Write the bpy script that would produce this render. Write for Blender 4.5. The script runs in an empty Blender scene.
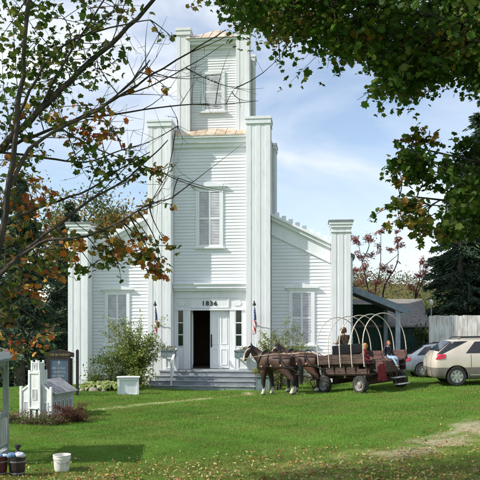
import bpy, bmesh, math, random
import numpy as np
from mathutils import Vector, Matrix, Euler
random.seed(11); RNG = np.random.default_rng(11)
S = bpy.context.scene; COL = S.collection
R = math.radians; PI = math.pi

# ------------------------------------------------------------------ helpers
class MB:
    """collects shapes, links them as one mesh object"""
    def __init__(s): s.v = []; s.f = []; s.m = []; s.M = Matrix(); s.mat = 0
    def add(s, vs, fs):
        o = len(s.v)
        s.v += [tuple(s.M @ Vector(p)) for p in vs]
        for f in fs: s.f.append([o+i for i in f]); s.m.append(s.mat)
        return s
    def box(s, x0, x1, y0, y1, z0, z1):
        return s.add([(x0,y0,z0),(x1,y0,z0),(x1,y1,z0),(x0,y1,z0),(x0,y0,z1),(x1,y0,z1),(x1,y1,z1),(x0,y1,z1)],
                     [(3,2,1,0),(4,5,6,7),(0,1,5,4),(1,2,6,5),(2,3,7,6),(3,0,4,7)])
    def prism(s, poly, y0, y1):
        """poly in (x,z), extruded from y0 to y1"""
        n = len(poly)
        vs = [(x,y0,z) for x,z in poly] + [(x,y1,z) for x,z in poly]
        fs = [tuple(range(n)), tuple(range(2*n-1, n-1, -1))]
        for i in range(n):
            j = (i+1) % n; fs.append((j, i, n+i, n+j))
        return s.add(vs, fs)
    def tube(s, pts, rad, n=8, cap=True):
        pts = [Vector(p) for p in pts]; k = len(pts)
        if not hasattr(rad, '__len__'): rad = [rad]*k
        vs = []; fs = []; up = None
        for i, p in enumerate(pts):
            d = (pts[min(i+1,k-1)] - pts[max(i-1,0)])
            d = d.normalized() if d.length > 1e-9 else Vector((0,0,1))
            if up is None:
                up = Vector((0,0,1)) if abs(d.z) < .9 else Vector((1,0,0))
            a = (up - d*up.dot(d))
            if a.length < 1e-6: a = d.orthogonal()
            a.normalize(); b = d.cross(a); up = a
            for j in range(n):
                t = 2*PI*j/n
                vs.append(p + (a*math.cos(t) + b*math.sin(t))*rad[i])
        for i in range(k-1):
            for j in range(n):
                q = (j+1) % n
                fs.append((i*n+j, i*n+q, (i+1)*n+q, (i+1)*n+j))
        if cap:
            fs.append(tuple(range(n-1,-1,-1))); fs.append(tuple(range((k-1)*n, k*n)))
        return s.add(vs, fs)
    def lathe(s, prof, n=20, c=(0,0,0), axis='z', caps=True):
        """profile of (r,h), about z (or y) through c"""
        vs = []; fs = []; k = len(prof)
        for r, h in prof:
            for j in range(n):
                t = 2*PI*j/n
                p = (r*math.cos(t), r*math.sin(t), h) if axis == 'z' else (r*math.cos(t), h, -r*math.sin(t))
                vs.append((p[0]+c[0], p[1]+c[1], p[2]+c[2]))
        for i in range(k-1):
            for j in range(n):
                q = (j+1) % n
                fs.append((i*n+j, i*n+q, (i+1)*n+q, (i+1)*n+j))
        if caps and prof[0][0] > 1e-4: fs.append(tuple(range(n-1,-1,-1)))
        if caps and prof[-1][0] > 1e-4: fs.append(tuple(range((k-1)*n, k*n)))
        return s.add(vs, fs)
    def ball(s, c, r, n=10, m=7):
        r = r if hasattr(r,'__len__') else (r,r,r)
        vs = []; fs = []
        for i in range(m+1):
            a = PI*i/m
            for j in range(n):
                t = 2*PI*j/n
                vs.append((c[0]+r[0]*math.sin(a)*math.cos(t), c[1]+r[1]*math.sin(a)*math.sin(t), c[2]-r[2]*math.cos(a)))
        for i in range(m):
            for j in range(n):
                q = (j+1)%n; fs.append((i*n+j, i*n+q, (i+1)*n+q, (i+1)*n+j))
        return s.add(vs, fs)
    def build(s, name, mats, parent=None, smooth=False, bevel=0):
        me = bpy.data.meshes.new(name); me.from_pydata(s.v, [], s.f); 
        if not isinstance(mats, (list, tuple)): mats = [mats]
        for m in mats: me.materials.append(m)
        if any(s.m): me.polygons.foreach_set('material_index', s.m)
        me.validate(); 
        bm = bmesh.new(); bm.from_mesh(me); bmesh.ops.remove_doubles(bm, verts=bm.verts, dist=1e-6)
        bmesh.ops.recalc_face_normals(bm, faces=bm.faces); bm.to_mesh(me); bm.free()
        if smooth:
            me.polygons.foreach_set('use_smooth', [True]*len(me.polygons))
            me.set_sharp_from_angle(angle=R(38))
        o = bpy.data.objects.new(name, me); COL.objects.link(o)
        if parent is not None: o.parent = parent
        if bevel:
            b = o.modifiers.new('bevel', 'BEVEL'); b.width = bevel; b.segments = 2; b.limit_method = 'ANGLE'; b.angle_limit = R(40)
        return o

def tag(o, label=None, cat=None, group=None, kind=None):
    if label: o['label'] = label
    if cat: o['category'] = cat
    if group: o['group'] = group
    if kind: o['kind'] = kind
    return o
def empty(name, loc=(0,0,0), rz=0, label=None, cat=None, group=None):
    o = bpy.data.objects.new(name, None); COL.objects.link(o)
    o.location = loc; o.rotation_euler = (0,0,rz); o.empty_display_size = .2
    return tag(o, label, cat, group)
def copy_tree(o, parent=None):
    c = o.copy(); COL.objects.link(c); c.parent = parent
    for ch in [x for x in bpy.data.objects if x.parent == o]: copy_tree(ch, c)
    return c

# ------------------------------------------------------------------ materials
def nodes(name):
    m = bpy.data.materials.new(name); m.use_nodes = True
    nt = m.node_tree; b = nt.nodes['Principled BSDF']
    return m, nt, b
def ramp(nt, fac, stops):
    r = nt.nodes.new('ShaderNodeValToRGB'); e = r.color_ramp.elements
    while len(e) < len(stops): e.new(.5)
    for i, (p, c) in enumerate(stops): e[i].position = p; e[i].color = (*c, 1)
    nt.links.new(fac, r.inputs['Fac']); return r.outputs['Color']
def noise(nt, scale, detail=4, stretch=(1,1,1), rough=.55, coord='Object'):
    t = nt.nodes.new('ShaderNodeTexCoord'); mp = nt.nodes.new('ShaderNodeMapping'); mp.inputs['Scale'].default_value = stretch
    n = nt.nodes.new('ShaderNodeTexNoise'); n.inputs['Scale'].default_value = scale; n.inputs['Detail'].default_value = detail
    n.inputs['Roughness'].default_value = rough
    nt.links.new(t.outputs[coord], mp.inputs['Vector']); nt.links.new(mp.outputs['Vector'], n.inputs['Vector'])
    return n.outputs['Fac']
def mixc(nt, fac, a, b, mode='MIX'):
    m = nt.nodes.new('ShaderNodeMix'); m.data_type = 'RGBA'; m.blend_type = mode
    for sock, val in ((m.inputs['Factor'], fac), (m.inputs[6], a), (m.inputs[7], b)):
        if hasattr(val, 'is_output'): nt.links.new(val, sock)
        elif isinstance(val, (int, float)): sock.default_value = val
        else: sock.default_value = (*val, 1)
    return m.outputs[2]
def bump(nt, b, h, strength=.3, dist=.01):
    n = nt.nodes.new('ShaderNodeBump'); n.inputs['Strength'].default_value = strength; n.inputs['Distance'].default_value = dist
    nt.links.new(h, n.inputs['Height']); nt.links.new(n.outputs['Normal'], b.inputs['Normal'])
def mat(name, c, rough=.6, c2=None, scale=6, stretch=(1,1,1), metal=0, spec=.4, bmp=0, lo=.38, hi=.64, coat=0):
    m, nt, b = nodes(name)
    b.inputs['Roughness'].default_value = rough; b.inputs['Metallic'].default_value = metal
    b.inputs['Specular IOR Level'].default_value = spec; b.inputs['Coat Weight'].default_value = coat
    if c2 is None: c2 = tuple(x*.86 for x in c)
    f = noise(nt, scale, 5, stretch)
    nt.links.new(ramp(nt, f, [(lo, c2), (hi, c)]), b.inputs['Base Color'])
    if bmp: bump(nt, b, f, bmp)
    return m
def paint(name, c, stain, amount=.5, dens=1.0, dirn=(1.6,1.6,.16)):
    """old oil paint on boards: soft tone drift, streaks down the wood, flaked spots of bare grey wood"""
    m, nt, b = nodes(name); b.inputs['Roughness'].default_value = .62; b.inputs['Specular IOR Level'].default_value = .25
    n1 = noise(nt, .9, 5); n2 = noise(nt, 5, 7, dirn, .65); n3 = noise(nt, 26*dens, 6, (.7,.7,2.2), .7)
    base = mixc(nt, ramp(nt, n1, [(.35,(0,0,0)),(.7,(.55,.55,.55))]), c, tuple(x*.88 for x in c))
    base = mixc(nt, ramp(nt, n2, [(.50,(0,0,0)),(.80,(amount,)*3)]), base, stain)
    k = ramp(nt, n3, [(.62,(0,0,0)),(.70,(amount,)*3)])
    base = mixc(nt, k, base, (.34,.33,.31))
    nt.links.new(base, b.inputs['Base Color']); bump(nt, b, n3, .25, .004)
    return m
def leafmat(name, trans=.35, rough=.55):
    """reads each leaf's own colour from the 'col' attribute"""
    m, nt, b = nodes(name)
    a = nt.nodes.new('ShaderNodeAttribute'); a.attribute_name = 'col'
    b.inputs['Roughness'].default_value = rough; b.inputs['Specular IOR Level'].default_value = .3
    nt.links.new(a.outputs['Color'], b.inputs['Base Color'])
    t = nt.nodes.new('ShaderNodeBsdfTranslucent'); nt.links.new(a.outputs['Color'], t.inputs['Color'])
    mx = nt.nodes.new('ShaderNodeMixShader'); mx.inputs[0].default_value = trans
    out = nt.nodes['Material Output']
    nt.links.new(b.outputs[0], mx.inputs[1]); nt.links.new(t.outputs[0], mx.inputs[2]); nt.links.new(mx.outputs[0], out.inputs['Surface'])
    return m

M = {}
M['siding'] = paint('white_clapboard_paint', (.74,.76,.785), (.52,.53,.54), .55, 1.0, (.25,.25,2.6))
M['siding_old'] = paint('weathered_clapboard_paint', (.70,.715,.72), (.46,.45,.42), .9, .8, (.3,.3,2.4))
M['trim'] = paint('white_trim_paint', (.76,.78,.80), (.55,.56,.57), .6)
M['pillar'] = paint('white_pillar_paint', (.73,.75,.77), (.48,.48,.49), .7, .7, (2.2,2.2,.3))
M['pillar_old'] = paint('peeling_pillar_paint', (.70,.71,.715), (.47,.46,.43), .9, .6)
M['cap'] = mat('lead_cap', (.25,.26,.28), .5, (.16,.17,.18), 4)
M['rust_roof'] = mat('rusted_tin', (.66,.60,.50), .5, (.48,.35,.23), 3, (1,1,.6), .25, bmp=.2)
M['louvre'] = mat('grey_louvre', (.60,.60,.63), .6, (.47,.47,.51), 3)
M['louvre_white'] = mat('white_louvre', (.66,.68,.70), .6, (.5,.5,.52), 3)
M['glass_dark'] = mat('dark_glass', (.02,.03,.028), .08, (.012,.02,.02), 2, spec=.6)
M['shingle'] = mat('grey_shingle', (.20,.20,.21), .85, (.13,.13,.14), 14, (1,1,1), bmp=.4)
M['step'] = mat('grey_step_paint', (.36,.39,.41), .7, (.22,.24,.25), 5, (.4,2,2), bmp=.2)
M['riser'] = mat('grey_riser_paint', (.30,.33,.36), .75, (.2,.22,.24), 4, (.4,2,2))
M['bluegrey'] = mat('bluegrey_paint', (.20,.26,.28), .6, (.14,.18,.19), 6)
M['inside'] = mat('brown_wall', (.16,.11,.08), .8)
M['black'] = mat('black_iron', (.02,.02,.022), .5)
M['foundation'] = mat('field_stone', (.38,.34,.29), .9, (.24,.21,.18), 5, bmp=.6)
M['board'] = mat('weathered_brown_board', (.098,.062,.048), .85, (.030,.020,.017), 5, (.5,4,4), bmp=.4)
M['board2'] = mat('reddish_board', (.145,.080,.066), .85, (.060,.034,.029), 5, (.6,3,3), bmp=.4)
M['hoop'] = mat('bent_ash_hoop', (.66,.58,.49), .6, (.48,.40,.33), 12)
M['steel'] = mat('grey_wheel_steel', (.33,.32,.30), .5, (.2,.18,.16), 8, metal=.2)
M['rubber'] = mat('dusty_rubber', (.045,.043,.04), .85, (.025,.025,.024), 10)
M['leather'] = mat('black_leather', (.02,.018,.016), .45)
M['brass'] = mat('brass', (.7,.6,.4), .3, metal=1)
M['rope'] = mat('pale_rein', (.45,.36,.26), .8)
M['bark'] = mat('maple_bark', (.085,.066,.054), .9, (.035,.028,.024), 9, (1,1,.3), bmp=.6)
M['bark_grey'] = mat('grey_bark', (.16,.14,.12), .9, (.08,.07,.06), 8, (1,1,.3), bmp=.6)
M['leaf'] = leafmat('leaf', .48)
M['needle'] = leafmat('needle', .12, .7)
M['grassblade'] = leafmat('grass_blade', .42, .6)
M['litter'] = leafmat('fallen_leaf', .1, .8)
M['plastic'] = mat('white_bucket_plastic', (.78,.78,.74), .4, (.70,.69,.63), 5)
M['greenwall'] = mat('green_shed_paint', (.035,.09,.07), .7, (.02,.055,.045), 6, (1,1,.3))
M['greyroof'] = mat('grey_felt_roof', (.27,.25,.23), .9, (.19,.18,.17), 6, bmp=.3)
M['fascia'] = mat('slate_blue_fascia', (.22,.27,.32), .6, (.16,.2,.24), 5)
M['postblue'] = mat('pale_blue_post', (.36,.42,.47), .6, (.28,.33,.38), 5)
M['oldwhite'] = mat('flaking_white_board', (.76,.74,.73), .8, (.52,.45,.41), 3.2, (1.5,1.5,.35), bmp=.3, lo=.40, hi=.56)
M['silverwood'] = mat('silver_wood', (.58,.56,.53), .8, (.4,.38,.35), 6, (1,1,.3))

# ------------------------------------------------------------------ terrain height
CP = [(-3.3,13,-.09),(0,12.4,-.12),(3,12.4,-.06),(6.2,18,.31),(3.4,15,-.02),(.7,27.8,-.24),(1.8,26.8,-.02),(4.3,25.4,.11),(3.1,26.9,-.02),
      (5.9,26.6,.17),(8,27,.35),(11,27,.42),(7.4,31,.3),(-7.3,27,-.12),(-6.3,20,-.10),(-3,20,-.10),(1,20,0),(-4.5,28,-.18),(-1.5,31.5,-.40),(1.0,31.5,-.40),(-6,32.5,-.30),(3,30,-.28),
      (6,33,-.10),(-12,31,-.5),(-15,42,-2.0),(-20,40,-2.3),(0,42,-.5),(10,40,.5),(14,36,.6),(0,0,1.0),(-6,0,1.0),(6,0,1.0),(-12,8,.6),(14,8,1.0),(14,20,.7),(-6,9,.25),(6,9,.45),(-12,18,-.1),(0,55,-1),(25,50,.8),(-30,55,-2.5)]
_cp = np.array(CP)
def gz_np(x, y):
    x = np.asarray(x, float); y = np.asarray(y, float); sh = x.shape; x = x.ravel(); y = y.ravel()
    out = np.empty(len(x))
    for a in range(0, len(x), 20000):
        d2 = (x[a:a+20000,None]-_cp[:,0])**2 + (y[a:a+20000,None]-_cp[:,1])**2
        w = 1/(d2+1.2)**1.6
        out[a:a+20000] = (w*_cp[:,2]).sum(1)/w.sum(1)
    rise = np.clip((np.hypot(x, y)-130)/150, 0, 1); rise = rise*rise*(3-2*rise)
    hill = 10+6*np.sin(x*.012+1.0)+5*np.sin(x*.031+y*.004)
    out = out + rise*np.where(y > 0, hill, 2)
    return out.reshape(sh)
def gz(x, y): return float(gz_np(np.array([x]), np.array([y]))[0])
def sit(o, x, y, yaw, half=(1.0,.6)):
    """stand an object on the sloping ground with its own heading"""
    f = Vector((math.cos(yaw), math.sin(yaw))); l = Vector((-f.y, f.x)); c = Vector((x,y))
    zf = gz(*(c+f*half[0])); zb = gz(*(c-f*half[0])); zl = gz(*(c+l*half[1])); zr = gz(*(c-l*half[1]))
    X = Vector((f.x, f.y, (zf-zb)/(2*half[0]))).normalized(); Yv = Vector((l.x, l.y, (zl-zr)/(2*half[1]))).normalized()
    Zv = X.cross(Yv).normalized(); Yv = Zv.cross(X)
    m = Matrix((X, Yv, Zv)).transposed().to_4x4()
    o.rotation_euler = m.to_euler(); o.location = (x, y, (zf+zb+zl+zr)/4)

# ------------------------------------------------------------------ ground masks
def seg_dist(x, y, pts):
    d = np.full(x.shape, 1e9)
    for (x0,y0),(x1,y1) in zip(pts[:-1], pts[1:]):
        vx, vy = x1-x0, y1-y0; t = np.clip(((x-x0)*vx+(y-y0)*vy)/(vx*vx+vy*vy), 0, 1)
        d = np.minimum(d, np.hypot(x-x0-t*vx, y-y0-t*vy))
    return d
def vnoise(x, y, seed=0):
    a = 0
    for k, (f, w) in enumerate(((.55,.5),(1.3,.3),(3.1,.2))):
        p = seed*7.3 + k*2.1
        a = a + w*np.sin(f*x*1.7+p+1.3*np.sin(f*y*1.1+p))*np.sin(f*y*1.9-p+1.1*np.sin(f*x*.9))
    return a
DRIVE = [(16,27),(11,22.5),(7.6,18.4),(5.0,15.9),(2.6,13.9),(0,12.3),(-3,10.6),(-8,8)]
PATH = [(-8.5,20.6),(-5.2,21.6),(-3.4,23.6),(-1.6,25.6),(.4,27.4),(.2,30.8)]
def masks(x, y):
    n = vnoise(x, y, 1); n2 = vnoise(x*2.3, y*2.3, 4)
    g = np.clip(1.0 - seg_dist(x, y, DRIVE)/1.15 + .42*n + .42*n2, 0, 1)
    g = g*np.clip((y-4)/6, 0, 1)*np.clip((x-.4+.8*n)/1.6, 0, 1)*np.clip(.82+.5*n2, .2, 1)
    p = np.clip(1.1 - seg_dist(x, y, PATH)/.58 + .5*n, 0, 1)
    worn_d = np.hypot((x-.9)/2.6, (y-27.6)/.9)  # oval of worn ground around the horses, merged into the path mask
    p = np.maximum(p, np.clip(1.25-worn_d+.5*n, 0, 1)*.7)
    lf = np.clip(1.12-(y-(12.5+.30*np.clip(x,-3,12)+1.0*n+.5*n2))/2.4, 0, 1)
    return g, p, lf
# ------------------------------------------------------------------ camera, light, sky
cam = bpy.data.objects.new('camera', bpy.data.cameras.new('camera')); COL.objects.link(cam); S.camera = cam
cam.location = (0,0,2.7); cam.rotation_euler = (R(90),0,0)
cam.data.sensor_width = 36; cam.data.lens = 36*700/480; cam.data.shift_y = (322-240)/480; cam.data.clip_end = 3000; cam.data.clip_start = .1
SUN_EL = 38; SUN = Vector((-.959, -.284, 0)).normalized()*math.cos(R(SUN_EL)) + Vector((0,0,math.sin(R(SUN_EL))))
sun = bpy.data.objects.new('sun', bpy.data.lights.new('sun', 'SUN')); COL.objects.link(sun)
sun.data.energy = 4.8; sun.data.angle = R(.53); sun.data.color = (1,.95,.87)
sun.rotation_euler = SUN.to_track_quat('Z','Y').to_euler(); sun.location = (-20,-6,18)
w = bpy.data.worlds.new('World'); S.world = w; w.use_nodes = True
nt = w.node_tree; bg = nt.nodes['Background']; bg.inputs['Strength'].default_value = .15
sky = nt.nodes.new('ShaderNodeTexSky'); sky.sky_type = 'NISHITA'; sky.sun_disc = False
sky.sun_elevation = R(SUN_EL); sky.sun_rotation = math.atan2(SUN.x, SUN.y); sky.air_density = 1.0; sky.dust_density = .6; sky.ozone_density = 1.6
tc = nt.nodes.new('ShaderNodeTexCoord'); mp = nt.nodes.new('ShaderNodeMapping'); mp.inputs['Scale'].default_value = (1.3,1.3,3.4); mp.inputs['Location'].default_value = (.35,.1,-.20)
n1 = nt.nodes.new('ShaderNodeTexNoise'); n1.inputs['Scale'].default_value = 1.9; n1.inputs['Detail'].default_value = 9; n1.inputs['Roughness'].default_value = .52; n1.inputs['Distortion'].default_value = .5
nt.links.new(tc.outputs['Generated'], mp.inputs['Vector']); nt.links.new(mp.outputs['Vector'], n1.inputs['Vector'])
cl = ramp(nt, n1.outputs['Fac'], [(.38,(.14,.14,.14)),(.50,(.40,.40,.40)),(.62,(.92,.92,.92))])
nt.links.new(mixc(nt, cl, sky.outputs['Color'], (5.5,5.7,6.0)), bg.inputs['Color'])
v = S.view_settings; S.display_settings.display_device = 'sRGB'; v.view_transform = 'Standard'; v.look = 'None'; v.gamma = 1; v.use_curve_mapping = False; v.exposure = .35
S.render.engine = 'CYCLES'

# ------------------------------------------------------------------ ground (one sheet to the horizon; the drive and the footpath are cut out of it)
def axis(lo, hi, step, far):
    a = list(np.arange(lo, hi+1e-6, step)); d = step; x = hi; right = []
    while x < far: d *= 1.22; x += d; right.append(x)
    d = step; x = lo; left = []
    while x > -far: d *= 1.22; x -= d; left.append(x)
    return np.array(left[::-1]+a+right)
gx = axis(-11, 13, .14, 900); gy = axis(9, 34, .14, 900)
GX, GY = np.meshgrid(gx, gy); GZ = gz_np(GX, GY)
inner = (GX > -11)&(GX < 13)&(GY > 9)&(GY < 34)
GZ = GZ + np.where(inner, .012*vnoise(GX*4, GY*4, 3) + .02*vnoise(GX, GY, 5), 0)
mg, mp_, ml = masks(GX, GY)
ml = ml*inner
nx, ny = len(gx), len(gy)
ii = np.arange(nx*ny).reshape(ny, nx)
quads = np.stack([ii[:-1,:-1], ii[:-1,1:], ii[1:,1:], ii[1:,:-1]], -1).reshape(-1,4)
cm = lambda a: (a[:-1,:-1]+a[1:,1:]).ravel()/2
drive_q = (cm(mg) > .55) & (cm(GX)>-14) & (cm(GX) < 20); path_q = (cm(mp_) > .5) & ~drive_q
def np_mesh(name, verts, faces, m, attrs=None, parent=None, domain='POINT', smooth=True):
    me = bpy.data.meshes.new(name); nv, nf, k = len(verts), len(faces), faces.shape[1]
    me.vertices.add(nv); me.vertices.foreach_set('co', np.ascontiguousarray(verts, np.float32).ravel())
    me.loops.add(nf*k); me.loops.foreach_set('vertex_index', np.ascontiguousarray(faces, np.int32).ravel())
    me.polygons.add(nf); me.polygons.foreach_set('loop_start', np.arange(0, nf*k, k, dtype=np.int32))
    me.update(calc_edges=True)
    if smooth: me.polygons.foreach_set('use_smooth', np.ones(nf, bool))
    for an, (ty, arr) in (attrs or {}).items():
        at = me.attributes.new(an, ty, domain)
        at.data.foreach_set('color' if ty == 'FLOAT_COLOR' else 'value', np.ascontiguousarray(arr, np.float32).ravel())
    me.materials.append(m)
    o = bpy.data.objects.new(name, me); COL.objects.link(o)
    if parent is not None: o.parent = parent
    return o
gm, nt, b = nodes('lawn_and_gravel'); b.inputs['Roughness'].default_value = .95; b.inputs['Specular IOR Level'].default_value = .1
def attr(n):
    a = nt.nodes.new('ShaderNodeAttribute'); a.attribute_name = n; return a.outputs['Fac']
na, nb, nc, nd = noise(nt, .35, 5), noise(nt, 2.2, 6), noise(nt, 30, 6, rough=.7), noise(nt, 7, 6, rough=.7)
grass = mixc(nt, ramp(nt, na, [(.35,(0,0,0)),(.65,(1,1,1))]), (.085,.19,.022), (.13,.25,.036))
grass = mixc(nt, ramp(nt, nc, [(.40,(.75,.75,.75)),(.62,(0,0,0))]), grass, (.055,.10,.016))
dirt = mixc(nt, ramp(nt, nc, [(.35,(0,0,0)),(.66,(1,1,1))]), (.24,.205,.145), (.44,.38,.30))
dirt = mixc(nt, ramp(nt, nd, [(.45,(0,0,0)),(.62,(.8,.8,.8))]), dirt, (.15,.16,.05))
def edged(at):
    mm = nt.nodes.new('ShaderNodeMath'); mm.operation = 'MULTIPLY_ADD'; nt.links.new(nd, mm.inputs[0]); mm.inputs[1].default_value = .9
    m2 = nt.nodes.new('ShaderNodeMath'); m2.operation = 'ADD'; nt.links.new(at, m2.inputs[0]); nt.links.new(mm.outputs[0], m2.inputs[1]); mm.inputs[2].default_value = -.45
    return ramp(nt, m2.outputs[0], [(.42,(0,0,0)),(.85,(.85,.85,.85))])
c = mixc(nt, edged(attr('gravel')), grass, dirt); c = mixc(nt, edged(attr('worn')), c, (.46,.38,.25))
c = mixc(nt, ramp(nt, attr('leafy'), [(.1,(0,0,0)),(1,(.4,.4,.4))]), c, (.27,.21,.08))
far = attr('far'); wood = mixc(nt, ramp(nt, noise(nt, .06, 6, rough=.7), [(.38,(.05,.075,.02)),(.5,(.14,.12,.03)),(.6,(.20,.11,.04)),(.7,(.09,.10,.03))]), (1,1,1), (1,1,1), 'MULTIPLY')
rr = ramp(nt, noise(nt, .06, 6, rough=.7), [(.38,(.05,.07,.022)),(.5,(.10,.095,.035)),(.6,(.12,.10,.04)),(.7,(.07,.08,.03))])
c = mixc(nt, far, c, rr)
nt.links.new(c, b.inputs['Base Color']); bump(nt, b, nc, .5, .02)
P3 = np.stack([GX, GY, GZ], -1).reshape(-1,3)
farw = np.clip((np.hypot(GX, GY)-120)/40, 0, 1)
A = {'gravel': mg.ravel(), 'worn': mp_.ravel(), 'leafy': ml.ravel(), 'far': farw.ravel()}
def cut(name, sel):
    q = quads[sel]; used, inv = np.unique(q, return_inverse=True)
    return np_mesh(name, P3[used], inv.reshape(-1,4), gm, {k: ('FLOAT', a[used]) for k, a in A.items()})
tag(cut('ground', ~(drive_q|path_q)), kind='structure')
tag(cut('gravel_drive', drive_q), kind='structure')
tag(cut('footpath', path_q), kind='structure')

# grass blades and fallen leaves (nobody could count them)
def blades(n, x0, x1, y0, y1, hmin, hmax, wd):
    x = RNG.uniform(x0, x1, n); y = RNG.uniform(y0, y1, n)
    keep = (np.abs(x) < .36*y+.6)
    cx, cy = (-.12*.8), 0
    g, p, l = masks(x, y)
    keep &= RNG.random(n) > np.clip(1.35*g-.25+.9*p, 0, .92)
    un = x+1.51; vn = y-33
    keep &= ~((y > 31.0) & (x > -4.6) & (x < .8)) & (y < 34)
    clump = .5+.5*vnoise(x*3, y*3, 9)
    keep &= RNG.random(n) < .55+.6*clump
    x, y, l, g, clump = x[keep], y[keep], l[keep], g[keep], clump[keep]; n = len(x)
    z = gz_np(x, y)+.02*vnoise(x, y, 5)-.01
    h = RNG.uniform(hmin, hmax, n)*(.6+.7*clump)*(1-.5*g); a = RNG.uniform(0, 2*PI, n); a2 = RNG.uniform(0, 2*PI, n)
    ln = RNG.uniform(.1,.75,n)*h
    dx, dy = np.cos(a)*wd/2, np.sin(a)*wd/2
    V = np.empty((n,3,3)); V[:,0] = np.stack([x-dx,y-dy,z],-1); V[:,1] = np.stack([x+dx,y+dy,z],-1)
    V[:,2] = np.stack([x+np.cos(a2)*ln, y+np.sin(a2)*ln, z+h],-1)
    t = RNG.random(n)[:,None]; yel = (RNG.random(n) < .05+.28*np.clip(g*2,0,1)+.12*l)[:,None]
    big = (.5+.5*vnoise(x*.9, y*.9, 2))[:,None]
    colr = np.array((.085,.215,.020))*(1-t)+np.array((.19,.34,.050))*t
    dry = np.clip(.5+.7*vnoise(x*1.9+3, y*1.9, 7)+.4*(RNG.random(n)-.5)-.30, 0, .6)[:,None]; colr = colr*(.62+.72*big)*(1-dry)+np.array((.26,.26,.075))*dry; colr = np.where(yel, np.array((.22,.20,.07)), colr)
    return V.reshape(-1,3), np.concatenate([colr, np.ones((n,1))],1)
bl = [blades(260000, -7, 7, 11.6, 18, .025, .065, .012), blades(260000, -9, 9.5, 18, 25, .03, .07, .017), blades(200000, -12, 12.5, 25, 34, .03, .08, .022)]
V = np.concatenate([a for a,_ in bl]); Cc = np.concatenate([c_ for _,c_ in bl])
tag(np_mesh('grass', V, np.arange(len(V)).reshape(-1,3), M['grassblade'], {'col': ('FLOAT_COLOR', Cc)}, domain='FACE', smooth=False), kind='stuff')

def leaf_faces(pos, size, nrm_jit, cols, tmpl, updir=None):
    """oriented copies of a flat leaf outline; returns verts, faces, colours"""
    n = len(pos); k = len(tmpl); T = np.asarray(tmpl, float)
    e = RNG.normal(size=(n,3))
    nrm = e*nrm_jit + np.array((0,0,1.0)) if updir is None else e*nrm_jit + updir
    nrm /= np.linalg.norm(nrm, axis=1)[:,None]
    r = RNG.normal(size=(n,3)); a = r-(r*nrm).sum(1)[:,None]*nrm; a /= np.linalg.norm(a,axis=1)[:,None]; b_ = np.cross(nrm, a)
    s_ = size[:,None,None]; curl = RNG.uniform(-.6,3.6,n)[:,None,None]; wid = RNG.uniform(.72,1.1,n)[:,None,None]
    V = pos[:,None,:] + s_*(wid*T[None,:,0,None]*a[:,None,:] + T[None,:,1,None]*b_[:,None,:] + curl*T[None,:,2,None]*nrm[:,None,:])
    return V.reshape(-1,3), np.arange(n*k).reshape(n,k), cols
MAPLE = [(0,-.42,0),(.12,-.30,.0),(.36,-.34,-.07),(.33,-.12,-.03),(.52,.06,-.10),(.36,.16,-.02),(.34,.30,-.07),(.17,.26,0),(.10,.40,-.01),(0,.56,-.07),(-.10,.40,-.01),(-.17,.26,0),(-.34,.30,-.07),(-.36,.16,-.02),(-.52,.06,-.10),(-.33,-.12,-.03),(-.36,-.34,-.07),(-.12,-.30,0)]
LEAF = [(0,-.5,-.05),(.24,-.1,.03),(.15,.25,.02),(0,.55,-.06),(-.15,.25,.02),(-.24,-.1,.03)]
n = 13000
x = RNG.uniform(-6, 8, n); y = 11.6+RNG.exponential(2.2, n)
g_, p_, l_ = masks(x, y); k = (np.abs(x) < .36*y+.5) & (RNG.random(n) < np.clip(l_*1.0+.75*(g_>.12)*(RNG.random(n)<.6)+.035,0,1)*(.35+.65*(vnoise(x*1.7,y*1.7,6)>-.1))) & (y < 30)
x, y = x[k], y[k]; n = len(x)
pal = np.array([(.42,.20,.05),(.34,.12,.04),(.50,.36,.10),(.45,.40,.14),(.24,.13,.06),(.38,.30,.16),(.55,.45,.24)])
pc = pal[RNG.integers(0,len(pal),n)]*RNG.uniform(.6,1.15,(n,1))
Vl, Fl, Cl = leaf_faces(np.stack([x,y,gz_np(x,y)+.02+.035*RNG.random(n)],-1), RNG.uniform(.035,.085,n), .5, np.concatenate([pc,np.ones((n,1))],1), LEAF)
tag(np_mesh('fallen_leaves', Vl, Fl, M['litter'], {'col': ('FLOAT_COLOR', Cl)}, domain='FACE', smooth=False), kind='stuff')

# ------------------------------------------------------------------ the church
CH_RZ = R(-6)
church = empty('church', (-1.509, 33, 0), CH_RZ, 'white clapboard church with square tower, tall corner pillars and an open front door', 'church')
def siding(mb, p0, d, length, z0, z1, h=.165, lip=.034, clip=None):
    """lapped boards along direction d; the outside is to the right-hand of d turned towards the viewer"""
    d = Vector((d[0], d[1], 0)).normalized(); nrm = Vector((d.y, -d.x, 0)); p0 = Vector((p0[0], p0[1], 0))
    z = z0; i = 0
    while z < z1-.01:
        zt = min(z+h, z1); a, b_ = 0, length
        if clip:
            a, b_ = clip(z, zt)
        if b_-a > .02:
            pa, pb = p0+d*a, p0+d*b_; k = random.uniform(-.003,.003)
            o1, o2 = nrm*(lip+k), nrm*.004
            mb.add([pa+o1+Vector((0,0,z)), pb+o1+Vector((0,0,z)), pb+o2+Vector((0,0,zt)), pa+o2+Vector((0,0,zt)), pa+Vector((0,0,z)), pb+Vector((0,0,z)), pb+Vector((0,0,zt)), pa+Vector((0,0,zt))],
                   [(0,1,2,3),(4,5,1,0),(1,5,6,2),(4,0,3,7)])
        z = zt; i += 1
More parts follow.
